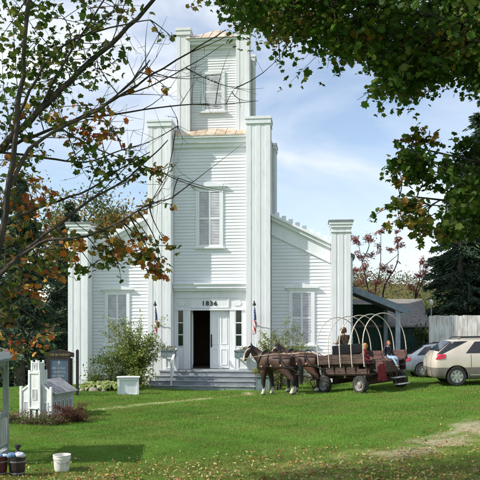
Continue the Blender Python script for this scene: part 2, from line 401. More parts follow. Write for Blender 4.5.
def pillar(u0, u1, v0, v1, z0, z1, kind, name='pillar', m='pillar'):
    b = MB(); w_ = u1-u0
    b.box(u0+.02, u1-.02, v0+.03, v1-.02, z0, z1-.3)
    cw = min(.24, w_*.27)
    for a, c_ in ((u0, u0+cw), (u1-cw, u1)): b.box(a, c_, v0+.016, v0+.06, z0, z1-.34)
    if w_ > .7: b.box((u0+u1)/2-.11, (u0+u1)/2+.11, v0+.018, v0+.05, z0, z1-.34)
    for y0, y1 in ((v0+.061, v0+cw), (v1-cw, v1)):
        b.box(u0, u0+.03, y0, y1, z0, z1-.34); b.box(u1-.03, u1, y0, y1, z0, z1-.34)
    o = b.build(name, M[m], church, bevel=.006)
    c_ = MB()
    if kind == 'wide':
        c_.box(u0-.03, u1+.03, v0-.03, v1+.03, z1-.56, z1-.50); c_.box(u0-.05, u1+.05, v0-.05, v1+.05, z1-.34, z1-.2); c_.box(u0-.09, u1+.09, v0-.09, v1+.09, z1-.2, z1-.07)
        c_.build('capital', M['trim'], o)
        t = MB(); t.box(u0-.13, u1+.13, v0-.13, v1+.13, z1-.07, z1); t.build('cap_plate', M['cap'], o, bevel=.006)
    else:
        c_.box(u0-.03, u1+.03, v0-.03, v1+.03, z1-.34, z1-.13); c_.box(u0-.06, u1+.06, v0-.06, v1+.06, z1-.13, z1); c_.build('capital', M[m], o, bevel=.008)
    return o
B = -.45
# corner pillars of the wings, of the tower and of the belfry stage
pillar(-6.82, -5.84, 0, 1.0, B, 7.50, 'wide'); pillar(5.76, 6.66, 0, 1.0, B, 7.42, 'wide')
for u0, u1 in ((-2.90,-1.78), (1.80,2.94)):
    pillar(u0, u1, 0, 1.1, B, 12.33, 'plain'); pillar(u0, u1, 4.9, 6.0, 6.5, 12.30, 'plain')
for u0, u1 in ((-1.68,-1.03), (1.22,1.88)):
    pillar(u0, u1, .92, 1.55, 11.95, 17.0, 'plain', m='pillar_old'); pillar(u0, u1, 4.0, 4.62, 11.95, 16.75, 'plain', m='pillar_old')
# wings: clapboards under a raking frieze and cornice
AP, SL = 9.30, .49
rake = lambda u: AP - SL*abs(u)
def wing(u0, u1):
    b = MB()
    def clip(z, zt):
        lim = (AP-.9-z)/SL
        return (max(0, -lim-u0), u1-u0) if u0 < 0 else (0, min(u1-u0, lim-u0))
    siding(b, (u0,.8), (1,0), u1-u0, .1, 8.2, clip=clip)
    ps = [(u0,-.5),(u1,-.5),(u1,rake(u1)-.02),(u0,rake(u0)-.02)]; b.prism(ps, .803, .98)
    b.build('front_wall', M['siding'], church)
    f = MB(); f.box(u0, u1, .76, .80, B, .10); f.build('foundation', M['foundation'], church)
    t = MB()
    band = lambda hi, lo, v0, v1: t.prism([(u0,rake(u0)-lo),(u1,rake(u1)-lo),(u1,rake(u1)-hi),(u0,rake(u0)-hi)], v0, v1)
    band(.96, .30, 0, 0) if False else band(.30, .96, .74, .79)
    band(.92, 1.0, .70, .785); band(.12, .30, .58, .79); band(0, .12, .44, .95)
    t.build('raking_cornice', M['trim'], church)
    t = MB(); n_ = 8; step = (u1-u0-.2)/n_
    for i in range(n_):
        a = u0+.16+i*step; t.prism([(a,rake(a)-.05),(a+.21,rake(a+.21)-.05),(a+.21,rake(a+.1)+.19),(a,rake(a+.1)+.19)], .72, .9)
    t.build('battlement', M['trim'], church)
wing(-5.83, -2.91); wing(2.95, 5.75)
# nave behind: walls, roof
b = MB(); b.box(-6.5, -6.3, 1.0, 18, B, 6.0); b.box(6.3, 6.78, 1.003, 18, B, 5.9); b.box(-6.3, 6.3, 17.8, 18, B, 5.9); b.prism([(-6.3,5.9),(6.3,5.9),(0,8.9)], 17.6, 17.8)
siding(b, (6.781,1.0), (0,1), 17, .1, 5.8); b.build('nave_wall', M['siding'], church)
b = MB()
for sgn in (-1, 1):
    b.prism([(0,AP-.02),(sgn*6.9,AP-.02-SL*6.9),(sgn*6.9,AP-.2-SL*6.9),(0,AP-.2)], .96, 18.3)
b.build('roof', M['shingle'], church)
# tower: core, clapboard front, skirt roof
b = MB(); b.box(-2.75, 2.80, .83, 5.7, 4.46, 11.6); b.box(-2.75, -1.72, .83, 5.7, B, 4.44); b.box(1.74, 2.80, .83, 5.7, B, 4.44)
siding(b, (-1.78,.8), (1,0), 3.58, 4.56, 11.6, .155); siding(b, (2.81,1.1), (0,1), 3.8, 6.5, 11.8, .155); b.box(-1.78, 1.80, .803, .829, 4.46, 11.6)
b.build('tower_wall', M['siding'], church)
b = MB(); b.box(-1.779, 1.799, .50, .80, 4.32, 4.50); b.box(-1.779, 1.799, .44, .80, 4.50, 4.56); b.box(-1.779, 1.799, .60, .80, 4.2, 4.32); b.build('belt_course', M['trim'], church)
b = MB(); b.box(-1.779, 1.799, .52, .80, 11.30, 11.52); b.box(-1.779, 1.799, .42, .80, 11.52, 11.66); b.box(-1.779,1.799,.66,.8,11.12,11.30); b.build('tower_cornice', M['trim'], church)
b = MB()
b.add([(-1.80,.40,11.66),(1.82,.40,11.66),(1.82,1.30,12.16),(-1.80,1.30,12.16),(-2.8,1.3,12.1),(2.8,1.3,12.1),(2.8,5.6,12.1),(-2.8,5.6,12.1),(-1.80,.40,11.60),(1.82,.40,11.60),(1.82,1.3,11.6),(-1.8,1.3,11.6)],
      [(0,1,2,3),(4,5,6,7),(8,9,1,0),(9,10,2,1),(11,8,0,3)])
for i in range(8):
    u_ = -1.7+i*.49; b.tube([(u_,.40,11.67),(u_,1.3,12.17)], .014, 5)
b.build('skirt_roof', M['rust_roof'], church)
b = MB(); b.box(-1.5, 1.7, 1.33, 4.4, 11.9, 16.5); siding(b, (-1.03,1.3), (1,0), 2.25, 12.1, 16.3, .125, .026); siding(b, (1.74,1.55),(0,1),2.45,12.1,16.3,.125); b.box(-1.03,1.22,1.303,1.329,12.0,16.5)
b.build('belfry_wall', M['siding_old'], church)
b = MB(); b.box(-1.03, 1.22, 1.0, 1.33, 16.22, 16.36); b.box(-1.03, 1.22, .92, 1.33, 16.36, 16.46); b.box(-1.03,1.22,1.2,1.33,16.05,16.22); b.build('belfry_cornice', M['siding_old'], church)
b = MB(); e = (-1.24,1.44,.86,4.7); zc = 16.47
b.add([(e[0],e[2],zc),(e[1],e[2],zc),(e[1],e[3],zc),(e[0],e[3],zc),(.1,2.6,17.55)], [(0,1,4),(1,2,4),(2,3,4),(3,0,4),(3,2,1,0)])
for i in range(1,7):
    t = i/7; xx = e[0]+(e[1]-e[0])*t; k = min(1, 2*min(t,1-t)); top = Vector((xx,e[2],zc)).lerp(Vector((.1,2.6,17.55)), k) ; top.x = xx if k<1 else .1
    b.tube([(xx,e[2],zc+.015), (top.x, top.y, top.z+.015)], .014, 5)
b.build('belfry_roof', M['rust_roof'], church)

# windows: casing with sill and low pediment, louvred panels between mullions
def window(u0, u1, z0, z1, v, cols, rows, hood=.2, m='trim', lm='louvre', cas=.17, pitch=.075):
    f = MB(); vo = v-.075
    f.box(u0, u0+cas, vo, v+.01, z0, z1); f.box(u1-cas, u1, vo, v+.01, z0, z1)
    f.box(u0+cas, u1-cas, vo, v+.01, z1-cas*.9, z1); f.box(u0+cas, u1-cas, vo+.004, v+.01, z0, z0+.09)
    iu0, iu1, iz0, iz1 = u0+cas, u1-cas, z0+.09, z1-cas*.9
    for i in range(1, cols):
        c_ = iu0+(iu1-iu0)*i/cols; f.box(c_-.045, c_+.045, vo+.015, v, iz0, iz1)
    for i in range(1, rows):
        c_ = iz0+(iz1-iz0)*i/rows; f.box(iu0, iu1, vo+.02, v, c_-.045, c_+.045)
    o = f.build('window', M[m], church, bevel=.004)
    s = MB(); s.box(u0-.09, u1+.09, v-.15, v+.01, z0-.085, z0-.002); s.build('sill', M[m], o, bevel=.004)
    if hood:
        h = MB(); cu = (u0+u1)/2; h.box(u0-.10, u1+.10, v-.10, v+.01, z1+.002, z1+.09)
        h.prism([(u0-.19,z1+.09),(u1+.19,z1+.09),(u1+.19,z1+.14),(cu,z1+.14+hood),(u0-.19,z1+.14)], v-.17, v+.01); h.build('hood', M[m], o, bevel=.004)
    l = MB()
    for i in range(cols):
        for j in range(rows):
            a0 = iu0+(iu1-iu0)*i/cols+(.045 if i else 0); a1 = iu0+(iu1-iu0)*(i+1)/cols-(.045 if i < cols-1 else 0)
            b0 = iz0+(iz1-iz0)*j/rows+(.045 if j else 0); b1 = iz0+(iz1-iz0)*(j+1)/rows-(.045 if j < rows-1 else 0)
            z = b0
            while z < b1-.01:
                zt = min(z+pitch, b1); l.add([(a0,v-.058,z),(a1,v-.058,z),(a1,v-.022,zt),(a0,v-.022,zt),(a0,v-.022,z),(a1,v-.022,z)], [(0,1,2,3),(4,5,1,0)]); z = zt
    l.build('louvred_panel', M[lm], o)
    return o
window(-.70, .62, 6.32, 9.12, .8, 2, 2)
window(3.78, 5.00, 1.62, 4.22, .8, 2, 2); window(-5.22, -3.98, 1.60, 4.18, .8, 2, 2)
window(-.50, .64, 13.0, 14.95, 1.3, 1, 2, 0, 'siding_old', 'louvre_white', .16, .07)

# entrance: casing, sidelights, 1836 panel, doors, vestibule
V0 = .80
b = MB()
b.box(-1.775,-1.62,V0,.86,.43,4.2); b.box(1.55,1.795,V0,.86,.43,4.2)
b.box(-1.62,1.55,V0,.86,3.28,4.2)                                   # frieze
b.box(-1.30,-.98,V0-.03,.90,.43,3.28); b.box(.93,1.20,V0-.03,.90,.43,3.28)   # door pilasters
b.box(-1.62,-1.30,V0+.002,.86,.43,1.48); b.box(1.20,1.55,V0+.002,.86,.43,1.48)
b.box(-1.66,1.60,V0-.06,V0-.002,3.26,3.34)
b.box(-1.66,1.60,V0-.05,V0-.002,3.86,3.92)
b.build('entrance_wall', M['trim'], church, bevel=.005)
for a, c_ in ((-1.62,-1.30),(1.20,1.55)):
    s = MB(); s.box(a, a+.04, V0-.01, V0+.03, 1.48, 3.28); s.box(c_-.04, c_, V0-.01, V0+.03, 1.48, 3.28)
    for zz in (1.50, 2.06, 2.64): s.box(a+.04, c_-.04, V0-.008, V0+.03, zz, zz+.045)
    o = s.build('sidelight', M['trim'], church)
    g = MB(); g.box(a+.04, c_-.04, V0+.012, V0+.02, 1.48, 3.28); g.build('pane', M['glass_dark'], o)
def frame(mb, u0, u1, z0, z1, v, w_=.05, t=.025):
    mb.box(u0, u1, v-t, v, z0, z0+w_); mb.box(u0, u1, v-t, v, z1-w_, z1); mb.box(u0, u0+w_, v-t, v, z0+w_, z1-w_); mb.box(u1-w_, u1, v-t, v, z0+w_, z1-w_)
b = MB(); b.box(-.96,.86,V0-.022,V0-.002,3.42,3.80); frame(b, -1.0,.90,3.38,3.84,V0-.002,.05,.045)
for cu in (-1.42,1.30):
    b.prism([(cu-.20,3.61),(cu-.12,3.48),(cu+.12,3.48),(cu+.20,3.61),(cu+.12,3.74),(cu-.12,3.74)], V0-.03, V0-.002)
date = b.build('date_panel', M['trim'], church)
def text(body, size, name, m, parent, loc, rot, ext=.012, sx=1):
    cu = bpy.data.curves.new(name, 'FONT'); cu.body = body; cu.size = size; cu.align_x = 'CENTER'; cu.extrude = ext; cu.offset = size*.022; cu.space_character = 1.25
    t = bpy.data.objects.new(name, cu); COL.objects.link(t)
    me = bpy.data.meshes.new_from_object(t.evaluated_get(bpy.context.evaluated_depsgraph_get())); bpy.data.objects.remove(t)
    me.materials.clear(); me.materials.append(M[m]); me.name = name
    o = bpy.data.objects.new(name, me); COL.objects.link(o); o.parent = parent; o.location = loc; o.rotation_euler = rot; o.scale = (sx,1,1)
    return o
text('1836', .30, 'date_number', 'black', date, (-.05, V0-.036, 3.50), (R(90),0,0), sx=1.05)
d = MB(); d.box(-.04,.90,.93,.975,.45,3.26)
for a, c_ in ((.06,.39),(.47,.80)):
    for z0, z1 in ((.62,1.42),(1.62,3.08)): frame(d, a, c_, z0, z1, .93, .05, .02)
door = d.build('door', M['trim'], church, bevel=.004)
h = MB(); h.tube([(.03,.90,1.55),(.03,.86,1.62),(.03,.86,1.95),(.03,.90,2.02)], .02, 6); h.box(-.005,.065,.915,.929,1.48,2.10); h.build('handle', M['black'], door)
d = MB(); d.M = Matrix.Translation((-.96,.96,0)) @ Matrix.Rotation(R(97),4,'Z'); d.box(0,.93,-.045,0,.45,3.26); frame(d,.1,.83,.6,3.1,-.045,.06,.02); d.build('door', M['trim'], church)
b = MB()
b.add([(-1.7,.905,.44),(1.7,.905,.44),(1.7,5.4,.44),(-1.7,5.4,.44),(-1.7,.905,4.3),(1.7,.905,4.3),(1.7,5.4,4.3),(-1.7,5.4,4.3)], [(0,1,2,3),(7,6,5,4),(1,5,6,2),(2,6,7,3),(3,7,4,0)])
b.add([(-1.7,.903,.43),(-.98,.903,.43),(-.98,.903,4.3),(-1.7,.903,4.3)], [(0,1,2,3)]); b.add([(.9,.903,.43),(1.7,.903,.43),(1.7,.903,4.3),(.9,.903,4.3)], [(0,1,2,3)]); b.add([(-.98,.903,3.27),(.9,.903,3.27),(.9,.903,4.3),(-.98,.903,4.3)], [(0,1,2,3)])
b.build('vestibule', M['inside'], church)
b = MB(); b.box(-.55,-.2,5.2,5.38,1.9,2.5); b.build('notice', M['louvre'], church)
# steps, porch, pedestals with flower boxes, handrail
b = MB(); b.box(-2.1, 2.2, -.30, .93, .40, .43); b.build('porch_floor', M['step'], church)
tops = [.20, .0, -.20]
st = MB(); rs = MB()
us = [(-2.25,2.24),(-2.42,2.26),(-2.62,2.28),(-2.82,2.30)]; vs_ = [-.28,-.60,-.92,-1.24]; tp = [.40,.20,.0,-.20]
for i in range(4):
    u0, u1 = us[i]; v0 = vs_[i]; zb = tp[i]-.20 if i < 3 else -.6
    rs.box(u0, u1, v0, v0+.30 if i else .75, zb, tp[i]-.036)
    if i: st.box(u0-.03, u1+.03, v0-.035, v0+.317, tp[i]-.035, tp[i])
st.box(us[0][0]-.03, us[0][1]+.03, -.315, -.295, .365, .432)
rs.build('riser', M['riser'], church); st.build('tread', M['step'], church, bevel=.006)
for a, c_ in ((-2.12,-1.46),(1.32,1.98)):
    b = MB(); b.box(a+.04, c_-.04, -.06, .5, .433, 1.05); frame(b, a+.1, c_-.1, .5, 1.0, -.06); b.build('pedestal', M['trim'], church, bevel=.005)
b = MB()
posts = [(-.12,.43),(-1.16,-.2)]; hu = -1.52
for v_, z_ in posts: b.box(hu-.035, hu+.035, v_-.035, v_+.035, z_, z_+.98)
b.add([(hu-.05,-.08,1.40),(hu+.05,-.08,1.40),(hu+.05,-.08,1.47),(hu-.05,-.08,1.47),(hu-.05,-1.24,.74),(hu+.05,-1.24,.74),(hu+.05,-1.24,.81),(hu-.05,-1.24,.81)], [(0,1,2,3),(7,6,5,4),(4,5,1,0),(3,2,6,7),(5,6,2,1),(4,0,3,7)])
for i in range(1,5):
    t = i/5; v_ = -.12-1.04*t; zt = 1.38-.60*t; b.box(hu-.014, hu+.014, v_-.014, v_+.014, zt-.72, zt)
b.add([(hu-.03,-.12,.70),(hu+.03,-.12,.70),(hu+.03,-.12,.75),(hu-.03,-.12,.75),(hu-.03,-1.16,.08),(hu+.03,-1.16,.08),(hu+.03,-1.16,.13),(hu-.03,-1.16,.13)], [(0,1,2,3),(7,6,5,4),(4,5,1,0),(3,2,6,7),(5,6,2,1),(4,0,3,7)])
b.build('handrail', M['trim'], church)
def CW(u, v, z): 
    c, s = math.cos(CH_RZ), math.sin(CH_RZ); return Vector((-1.509+u*c-v*s, 33+u*s+v*c, z))
# ------------------------------------------------------------------ foliage generators
def cols_from(pal, n, jit=.25, wts=None):
    pal = np.array(pal); c = pal[RNG.choice(len(pal), n, p=wts)]*RNG.uniform(1-jit, 1+jit, (n,1)); return np.concatenate([c, np.ones((n,1))],1)
def leaves(name, pos, size, pal, m, parent=None, tmpl=LEAF, jit=.9, wts=None, cols=None, kind=None):
    pos = np.asarray(pos, float); n = len(pos)
    size = np.full(n, size) if np.isscalar(size) else size
    V, F, C = leaf_faces(pos, size*RNG.uniform(.55,1.25,n), jit, cols_from(pal, n, .28, wts) if cols is None else cols, tmpl)
    return np_mesh(name, V, F, M[m], {'col': ('FLOAT_COLOR', C)}, parent=parent, domain='FACE', smooth=False)
def blob(c, r, n, nclump, k=.34, shell=.55):
    """leaf points in uneven clumps through an ellipsoid"""
    c = np.array(c); r = np.array(r) if hasattr(r,'__len__') else np.array((r,)*3)
    d = RNG.normal(size=(nclump,3)); d /= np.linalg.norm(d,axis=1)[:,None]; cc = d*(shell+(1-shell)*RNG.random((nclump,1)))**.6
    idx = RNG.integers(0, nclump, n); s = RNG.uniform(.5,1.25,nclump)[idx][:,None]
    return c + (cc[idx] + RNG.normal(size=(n,3))*k*s*np.array((1,1,.75)))*r, c+cc*r*.85
GREEN = [(.06,.105,.022),(.08,.13,.026),(.05,.085,.02),(.10,.14,.035)]
OLIVE = [(.12,.14,.035),(.16,.17,.04),(.09,.12,.03)]
GOLD = [(.30,.20,.03),(.24,.16,.03),(.36,.26,.05)]
ORANGE = [(.34,.12,.025),(.28,.085,.02),(.38,.17,.035),(.22,.06,.02)]
PURPLE = [(.30,.11,.09),(.36,.14,.11),(.23,.08,.08),(.38,.20,.13)]

def bush(name, x, y, z0, rx, ry, rz, n, size, pal, label, cat, group=None, clumps=14, stems=7, wts=None, k=.3, arch=0):
    o = empty(name, (x,y,z0), 0, label, cat, group)
    p, cc = blob((0,0,rz*1.02), (rx,ry,rz), n, clumps, k); p = p[p[:,2] > .02]
    leaves('foliage', p, size, pal, 'leaf', o, wts=wts)
    b = MB()
    for i in range(stems):
        e = cc[i % len(cc)]; b.tube([(e[0]*.08,e[1]*.08,-.05),(e[0]*.5,e[1]*.5,e[2]*.6),(e[0],e[1],e[2])], [.022,.015,.006], 5)
    b.build('stem', M['bark'], o); return o
def tree(name, x, y, z0, trunk_h, r, crown, n, size, pal, label, nclump=26, k=.22, m='bark', group=None, wts=None, cat='tree', shell=.45):
    """crown: (height of its centre, rx, ry, rz)"""
    o = empty(name, (x,y,z0), 0, label, cat, group)
    zc, rx, ry, rz = crown
    p, cc = blob((0,0,zc), (rx,ry,rz), n, nclump, k, shell)
    b = MB(); top = zc+rz*.55
    spine = [Vector((random.uniform(-.03,.03)*t*top, random.uniform(-.03,.03)*t*top, -.2+t*(top+.2))) for t in (0,.2,.4,.6,.8,1)]
    b.tube(spine, [r*(1.25 if i == 0 else 1-.15*i) for i in range(6)], 9)
    for c_ in cc:
        h = max(trunk_h, min(top*.95, c_[2]-.45*math.hypot(c_[0],c_[1]))); t = h/top; a = Vector((0,0,h)); e = Vector(c_); mid = a.lerp(e,.5)+Vector((0,0,-.06*(e-a).length))
        b.tube([a,mid,e], [r*.42*(1-t*.6), r*.22, r*.06], 5)
    b.build('trunk', M[m], o); leaves('crown', p, size, pal, 'leaf', o, wts=wts); return o
NEEDLE = [(-.055,0,0),(0,-.5,.02),(.055,0,0),(.03,.42,-.06),(0,.5,-.08),(-.03,.42,-.06)]
def spruce(x, y, z0, h, r, label, n=15000, pal=None, bare=.04, group='dark spruces around the church'):
    o = empty('spruce_tree', (x,y,z0), 0, label, 'tree', group)
    b = MB(); b.tube([(0,0,-.2),(0,0,h*.5),(0,0,h)], [r*.09,r*.055,.02], 8)
    tb, P_, D_ = MB(), [], []
    nb = int(h*9)
    per = max(8, n//nb)
    for i in range(nb):
        t = (i+random.random())/nb; z = h*(bare+(1-bare)*t); L = r*(1-t)**.85*random.uniform(.62,1.12)+.15; a = random.uniform(0,2*PI)
        d = np.array((math.cos(a), math.sin(a), 0)); 
        s_ = RNG.random(per)**.7; drop = -.30*L*s_**1.6+.10*L*s_**4+(.18*L*s_ if t > .7 else 0)
        side = RNG.normal(size=per)*(.22*L*(1-.55*s_)+.05); perp = np.array((-d[1],d[0],0))
        pp = d*(L*s_)[:,None] + perp*side[:,None] + np.array((0,0,1.))*(z+drop-.5*np.abs(side)-RNG.random(per)*.22)[:,None]
        P_.append(pp); dd = d*.8+perp*np.sign(side)[:,None]*.6+np.array((0,0,-.45)); D_.append(dd)
        if i % 2 == 0: b.tube([(0,0,z),tuple(d*L*.5+np.array((0,0,z-.1*L))),tuple(d*L*.95+np.array((0,0,z-.22*L)))], [.035,.022,.008], 4, False)
    b.build('trunk', M['bark_grey'], o)
    P_ = np.concatenate(P_); D_ = np.concatenate(D_); D_ = D_+RNG.normal(size=D_.shape)*.35; D_ /= np.linalg.norm(D_,axis=1)[:,None]
    n_ = len(P_); sz = RNG.uniform(.20,.46,n_)*(r/4.5)**.4
    rnd = RNG.normal(size=(n_,3)); A_ = np.cross(D_, rnd); A_ /= np.linalg.norm(A_,axis=1)[:,None]; N_ = np.cross(A_, D_); T = np.array(NEEDLE)*np.array((2.0,1,1))
    V = P_[:,None,:]+sz[:,None,None]*(T[None,:,0,None]*A_[:,None,:]+T[None,:,1,None]*D_[:,None,:]+T[None,:,2,None]*N_[:,None,:])
    C = cols_from(pal or [(.030,.062,.034),(.045,.080,.040),(.024,.050,.030),(.062,.098,.048)], n_, .3)
    np_mesh('crown', V.reshape(-1,3), np.arange(n_*6).reshape(n_,6), M['needle'], {'col': ('FLOAT_COLOR', C)}, parent=o, domain='FACE', smooth=False)
    return o

# ------------------------------------------------------------------ small things by the church door
fm, fnt, fb = nodes('flag_cloth'); fb.inputs['Roughness'].default_value = .85
ca = fnt.nodes.new('ShaderNodeAttribute'); ca.attribute_name = 'col'; fnt.links.new(ca.outputs['Color'], fb.inputs['Base Color'])
M['flagcloth'] = fm
def flag(u, v, label):
    root = empty('flag', CW(u, v, 0), CH_RZ, label, 'flag', 'flags on the tower pillars')
    foot, tip = Vector((0,.02,2.55)), Vector((0,-.62,3.46))
    b = MB(); b.tube([foot, tip], .017, 8); b.build('pole', M['silverwood'], root, smooth=True)
    b = MB(); b.lathe([(.02,0),(.085,.03),(.075,.10),(.03,.15),(.035,.19),(0,.26)], 10, (tip.x,tip.y,tip.z-.02)); b.build('finial', M['black'], root, smooth=True)
    b = MB(); b.box(-.05,.05,.005,.03,2.45,2.70); b.tube([foot+Vector((0,0,-.02)), foot+Vector((0,-.12,.16))], .028, 8); b.build('bracket', M['black'], root)
    # cloth hanging in folds from the upper pole: rows run along the drop, columns across the gathered width
    nu, nv = 26, 40; V = []; C = []; F = []
    for j in range(nv+1):
        t = j/nv
        for i in range(nu+1):
            s_ = i/nu; p = tip.lerp(foot, .05+.45*s_); zb = tip.z-1.22-.10*math.sin(s_*5)
            V.append((.085*math.sin(s_*12.5+1.1*t)*(.45+.55*t)+.03*math.sin(3.5*t), p.y+(-.47-p.y)*min(1,t*1.25)+.03*math.cos(s_*12.5+t), p.z-.02+(zb-p.z)*t))
    for j in range(nv):
        for i in range(nu):
            F.append((j*(nu+1)+i, j*(nu+1)+i+1, (j+1)*(nu+1)+i+1, (j+1)*(nu+1)+i)); s_ = (i+.5)/nu; t = (j+.5)/nv
            if t < .46 and s_ < .62:
                st_ = (i % 5 == 2 and j % 5 == 2); C.append((.62,.62,.62,1) if st_ else (.018,.028,.12,1))
            else: C.append((.42,.03,.045,1) if int((s_*1.25+t*.9)*9) % 2 == 0 else (.66,.65,.64,1))
    np_mesh('cloth', np.array(V), np.array(F), fm, {'col': ('FLOAT_COLOR', np.array(C))}, parent=root, domain='FACE')
flag(-2.40, 0, 'furled striped flag on a short pole left of the church door, above the big bush')
flag(2.24, 0, 'furled striped flag on a short pole right of the church door, above the horses')
def flower_box(u, label):
    root = empty('flower_box', CW(u, -.42, 1.05), CH_RZ, label, 'flower box', 'blue grey flower boxes by the door')
    b = MB()
    for a in (0,):
        b.box(-.34,.34,-.16,-.13,0,.33); b.box(-.34,.34,.13,.16,0,.33); b.box(-.34,-.31,-.13,.13,0,.33); b.box(.31,.34,-.13,.13,0,.33); b.box(-.31,.31,-.13,.13,0,.27)
        b.box(-.36,.36,-.18,-.161,.28,.34); b.box(-.36,.36,.161,.18,.28,.34)
    b.build('box', M['bluegrey'], root, bevel=.005)
    for q in (-.25,.2): b = MB(); b.box(q,q+.05,-.12,.35,-.06,-.002); b.build('bracket', M['trim'], root)
    p, _ = blob((0,0,.40),(.34,.17,.13), 420, 16, .3); pl = empty('plant'); leaves('foliage', p, .075, [(.20,.22,.06),(.12,.16,.04),(.30,.26,.10),(.40,.36,.30),(.10,.13,.035)], 'leaf', pl); pl.location = CW(u,-.42,1.05); pl.rotation_euler = (0,0,CH_RZ)
    tag(pl, label.replace('blue grey flower box', 'low pale green plant in the box'), 'plant', 'plants in the door flower boxes')
flower_box(-1.80, 'blue grey flower box on the pedestal left of the church door')
flower_box(1.66, 'blue grey flower box on the pedestal right of the church door')
# square planter on the ground by the steps
px_, py_ = 1.02, 31.15; z_ = gz(px_, py_)
root = empty('planter', (px_,py_,z_), R(-6), 'square blue grey planter box on the grass at the right end of the church steps', 'planter')
b = MB()
for a in (-.3,.27): b.box(a,a+.05,-.3,-.25,-.1,.66); b.box(a,a+.05,.25,.3,-.1,.66)
b.box(-.27,.29,-.29,-.262,0,.64); b.box(-.27,.29,.262,.29,0,.64); b.box(-.29,-.265,-.25,.25,0,.64); b.box(.29,.315,-.25,.25,0,.64); b.box(-.26,.28,-.26,.26,.05,.58)
b.build('box', M['bluegrey'], root, bevel=.006)
b = MB(); b.box(-.34,.36,-.34,-.27,.645,.69); b.box(-.34,.36,.27,.34,.645,.69); b.box(-.34,-.27,-.27,.27,.645,.69); b.box(.29,.36,-.27,.27,.645,.69); b.build('rim', M['bluegrey'], root)
bush('potted_plant', px_, py_, z_+.6, .34,.30,.26, 420, .12, [(.28,.28,.05),(.20,.22,.04),(.36,.33,.09)], 'yellow green leafy plant growing in the blue grey planter behind the horse', 'plant', clumps=12)

# ------------------------------------------------------------------ shrubs against the church
def arching(name, x, y, z0, h, r, n, size, pal, label, cat, nst=34, lean=(0,0), wts=None, group=None):
    """long stems that rise and arch over, leaves strung along them"""
    o = empty(name, (x,y,z0), 0, label, cat, group); b = MB(); P_ = []
    for i in range(nst):
        a = random.uniform(0,2*PI); L = r*random.uniform(.35,1.1); H = h*random.uniform(.55,1.0); d = Vector((math.cos(a)+lean[0], math.sin(a)*.7+lean[1], 0))
        base = Vector((random.uniform(-.25,.25)*r*.5, random.uniform(-.2,.2)*r*.5, -.05))
        pts = [base+d*L*(t**1.5)+Vector((0,0,H*(1.5*t-.62*t*t*(1+.35*math.sin(i)))))for t in (0,.25,.5,.75,1.0)]
        b.tube(pts, [.022,.016,.012,.008,.004], 5, False)
        m_ = n//nst
        for q in range(m_):
            t = random.random()**.55; k = min(3, int(t*4)); p = pts[k].lerp(pts[k+1], t*4-k); P_.append(p+Vector((random.gauss(0,.10),random.gauss(0,.10),random.gauss(-.03,.10)))*(.5+r*.45))
    P_ = np.array([tuple(p) for p in P_]); P_ = P_[P_[:,2] > .02]
    b.build('stem', M['bark_grey'], o); leaves('foliage', P_, size, pal, 'leaf', o, wts=wts); return o
LILAC = [(.20,.27,.055),(.27,.33,.075),(.15,.21,.05),(.36,.38,.10),(.11,.16,.04)]
arching('shrub', -4.65, 31.2, -.42, 3.25, 1.3, 9500, .12, LILAC, 'tall loose arching shrub with pale stems left of the church steps', 'shrub', 64, (.0,-.1))
bush('shrub', -5.75, 31.2, -.42, 1.0,.75,.92, 3400, .12, [(.09,.13,.03),(.11,.16,.04),(.07,.11,.03),(.15,.19,.05)], 'rounded dark green shrub under the left church window', 'shrub', clumps=26)
bush('shrub', -4.35, 30.7, -.4, .75,.6,.6, 1500, .12, LILAC, 'low green shrub behind the white box by the steps', 'shrub', clumps=14)
def hosta(x, y, r, label, pal):
    z0 = gz(x,y); o = empty('hosta', (x,y,z0), random.uniform(0,6), label, 'plant', 'pale leafy plants under the left shrubs'); n = 46
    V = []; F = []; C = []
    for i in range(n):
        a = random.uniform(0,2*PI); t = random.random()**.6; L = random.uniform(.22,.34); d = Vector((math.cos(a),math.sin(a),0)); p = Vector((-d.y,d.x,0)); o_ = d*r*t*.75; h = .42*(1-.55*t)*r/.45
        k = len(V); w_ = L*.36; tip = o_+d*L+Vector((0,0,h-.12)); c_ = o_+d*L*.5+Vector((0,0,h+.03))
        V += [tuple(o_*.5+Vector((0,0,.02))), tuple(c_+p*w_), tuple(tip), tuple(c_-p*w_), tuple(c_+Vector((0,0,-.025)))]; F += [(k,k+1,k+4),(k+1,k+2,k+4),(k+2,k+3,k+4),(k+3,k,k+4)]
        cc = random.choice(pal); s_ = random.uniform(.8,1.2); C += [(cc[0]*s_,cc[1]*s_,cc[2]*s_,1)]*4
    np_mesh('foliage', np.array(V), np.array(F), M['leaf'], {'col': ('FLOAT_COLOR', np.array(C))}, parent=o, domain='FACE', smooth=False)
VAR = [(.36,.42,.15),(.24,.33,.09),(.52,.55,.32),(.17,.25,.06)]
for i, (x, y, r_) in enumerate(((-6.35,29.5,.42),(-5.75,29.3,.5),(-5.25,29.25,.45),(-5.55,29.8,.45),(-4.75,29.7,.42),(-6.1,30.0,.45))):
    hosta(x, y, r_, 'clump of pale variegated leaves at the foot of the left shrubs', VAR)
for i, (x, y, s_) in enumerate(((-6.05,28.95,.17),(-5.6,28.85,.11),(-6.55,29.05,.12))):
    b = MB(); b.ball((0,0,.3*s_), (s_*1.3,s_,s_*.75), 9, 6); o = b.build('rock', M['foundation'], smooth=True); o.location = (x,y,gz(x,y)); o.rotation_euler = (.1,.2,i)
    for vt in o.data.vertices: vt.co *= 1+.16*math.sin(vt.co.x*29+i)*math.cos(vt.co.y*23)
    tag(o, ['largest grey fieldstone at the edge of the left flower bed','small pale stone nearest the white box in the flower bed','grey stone at the far left end of the flower bed'][i], 'rock', 'stones edging the flower bed')
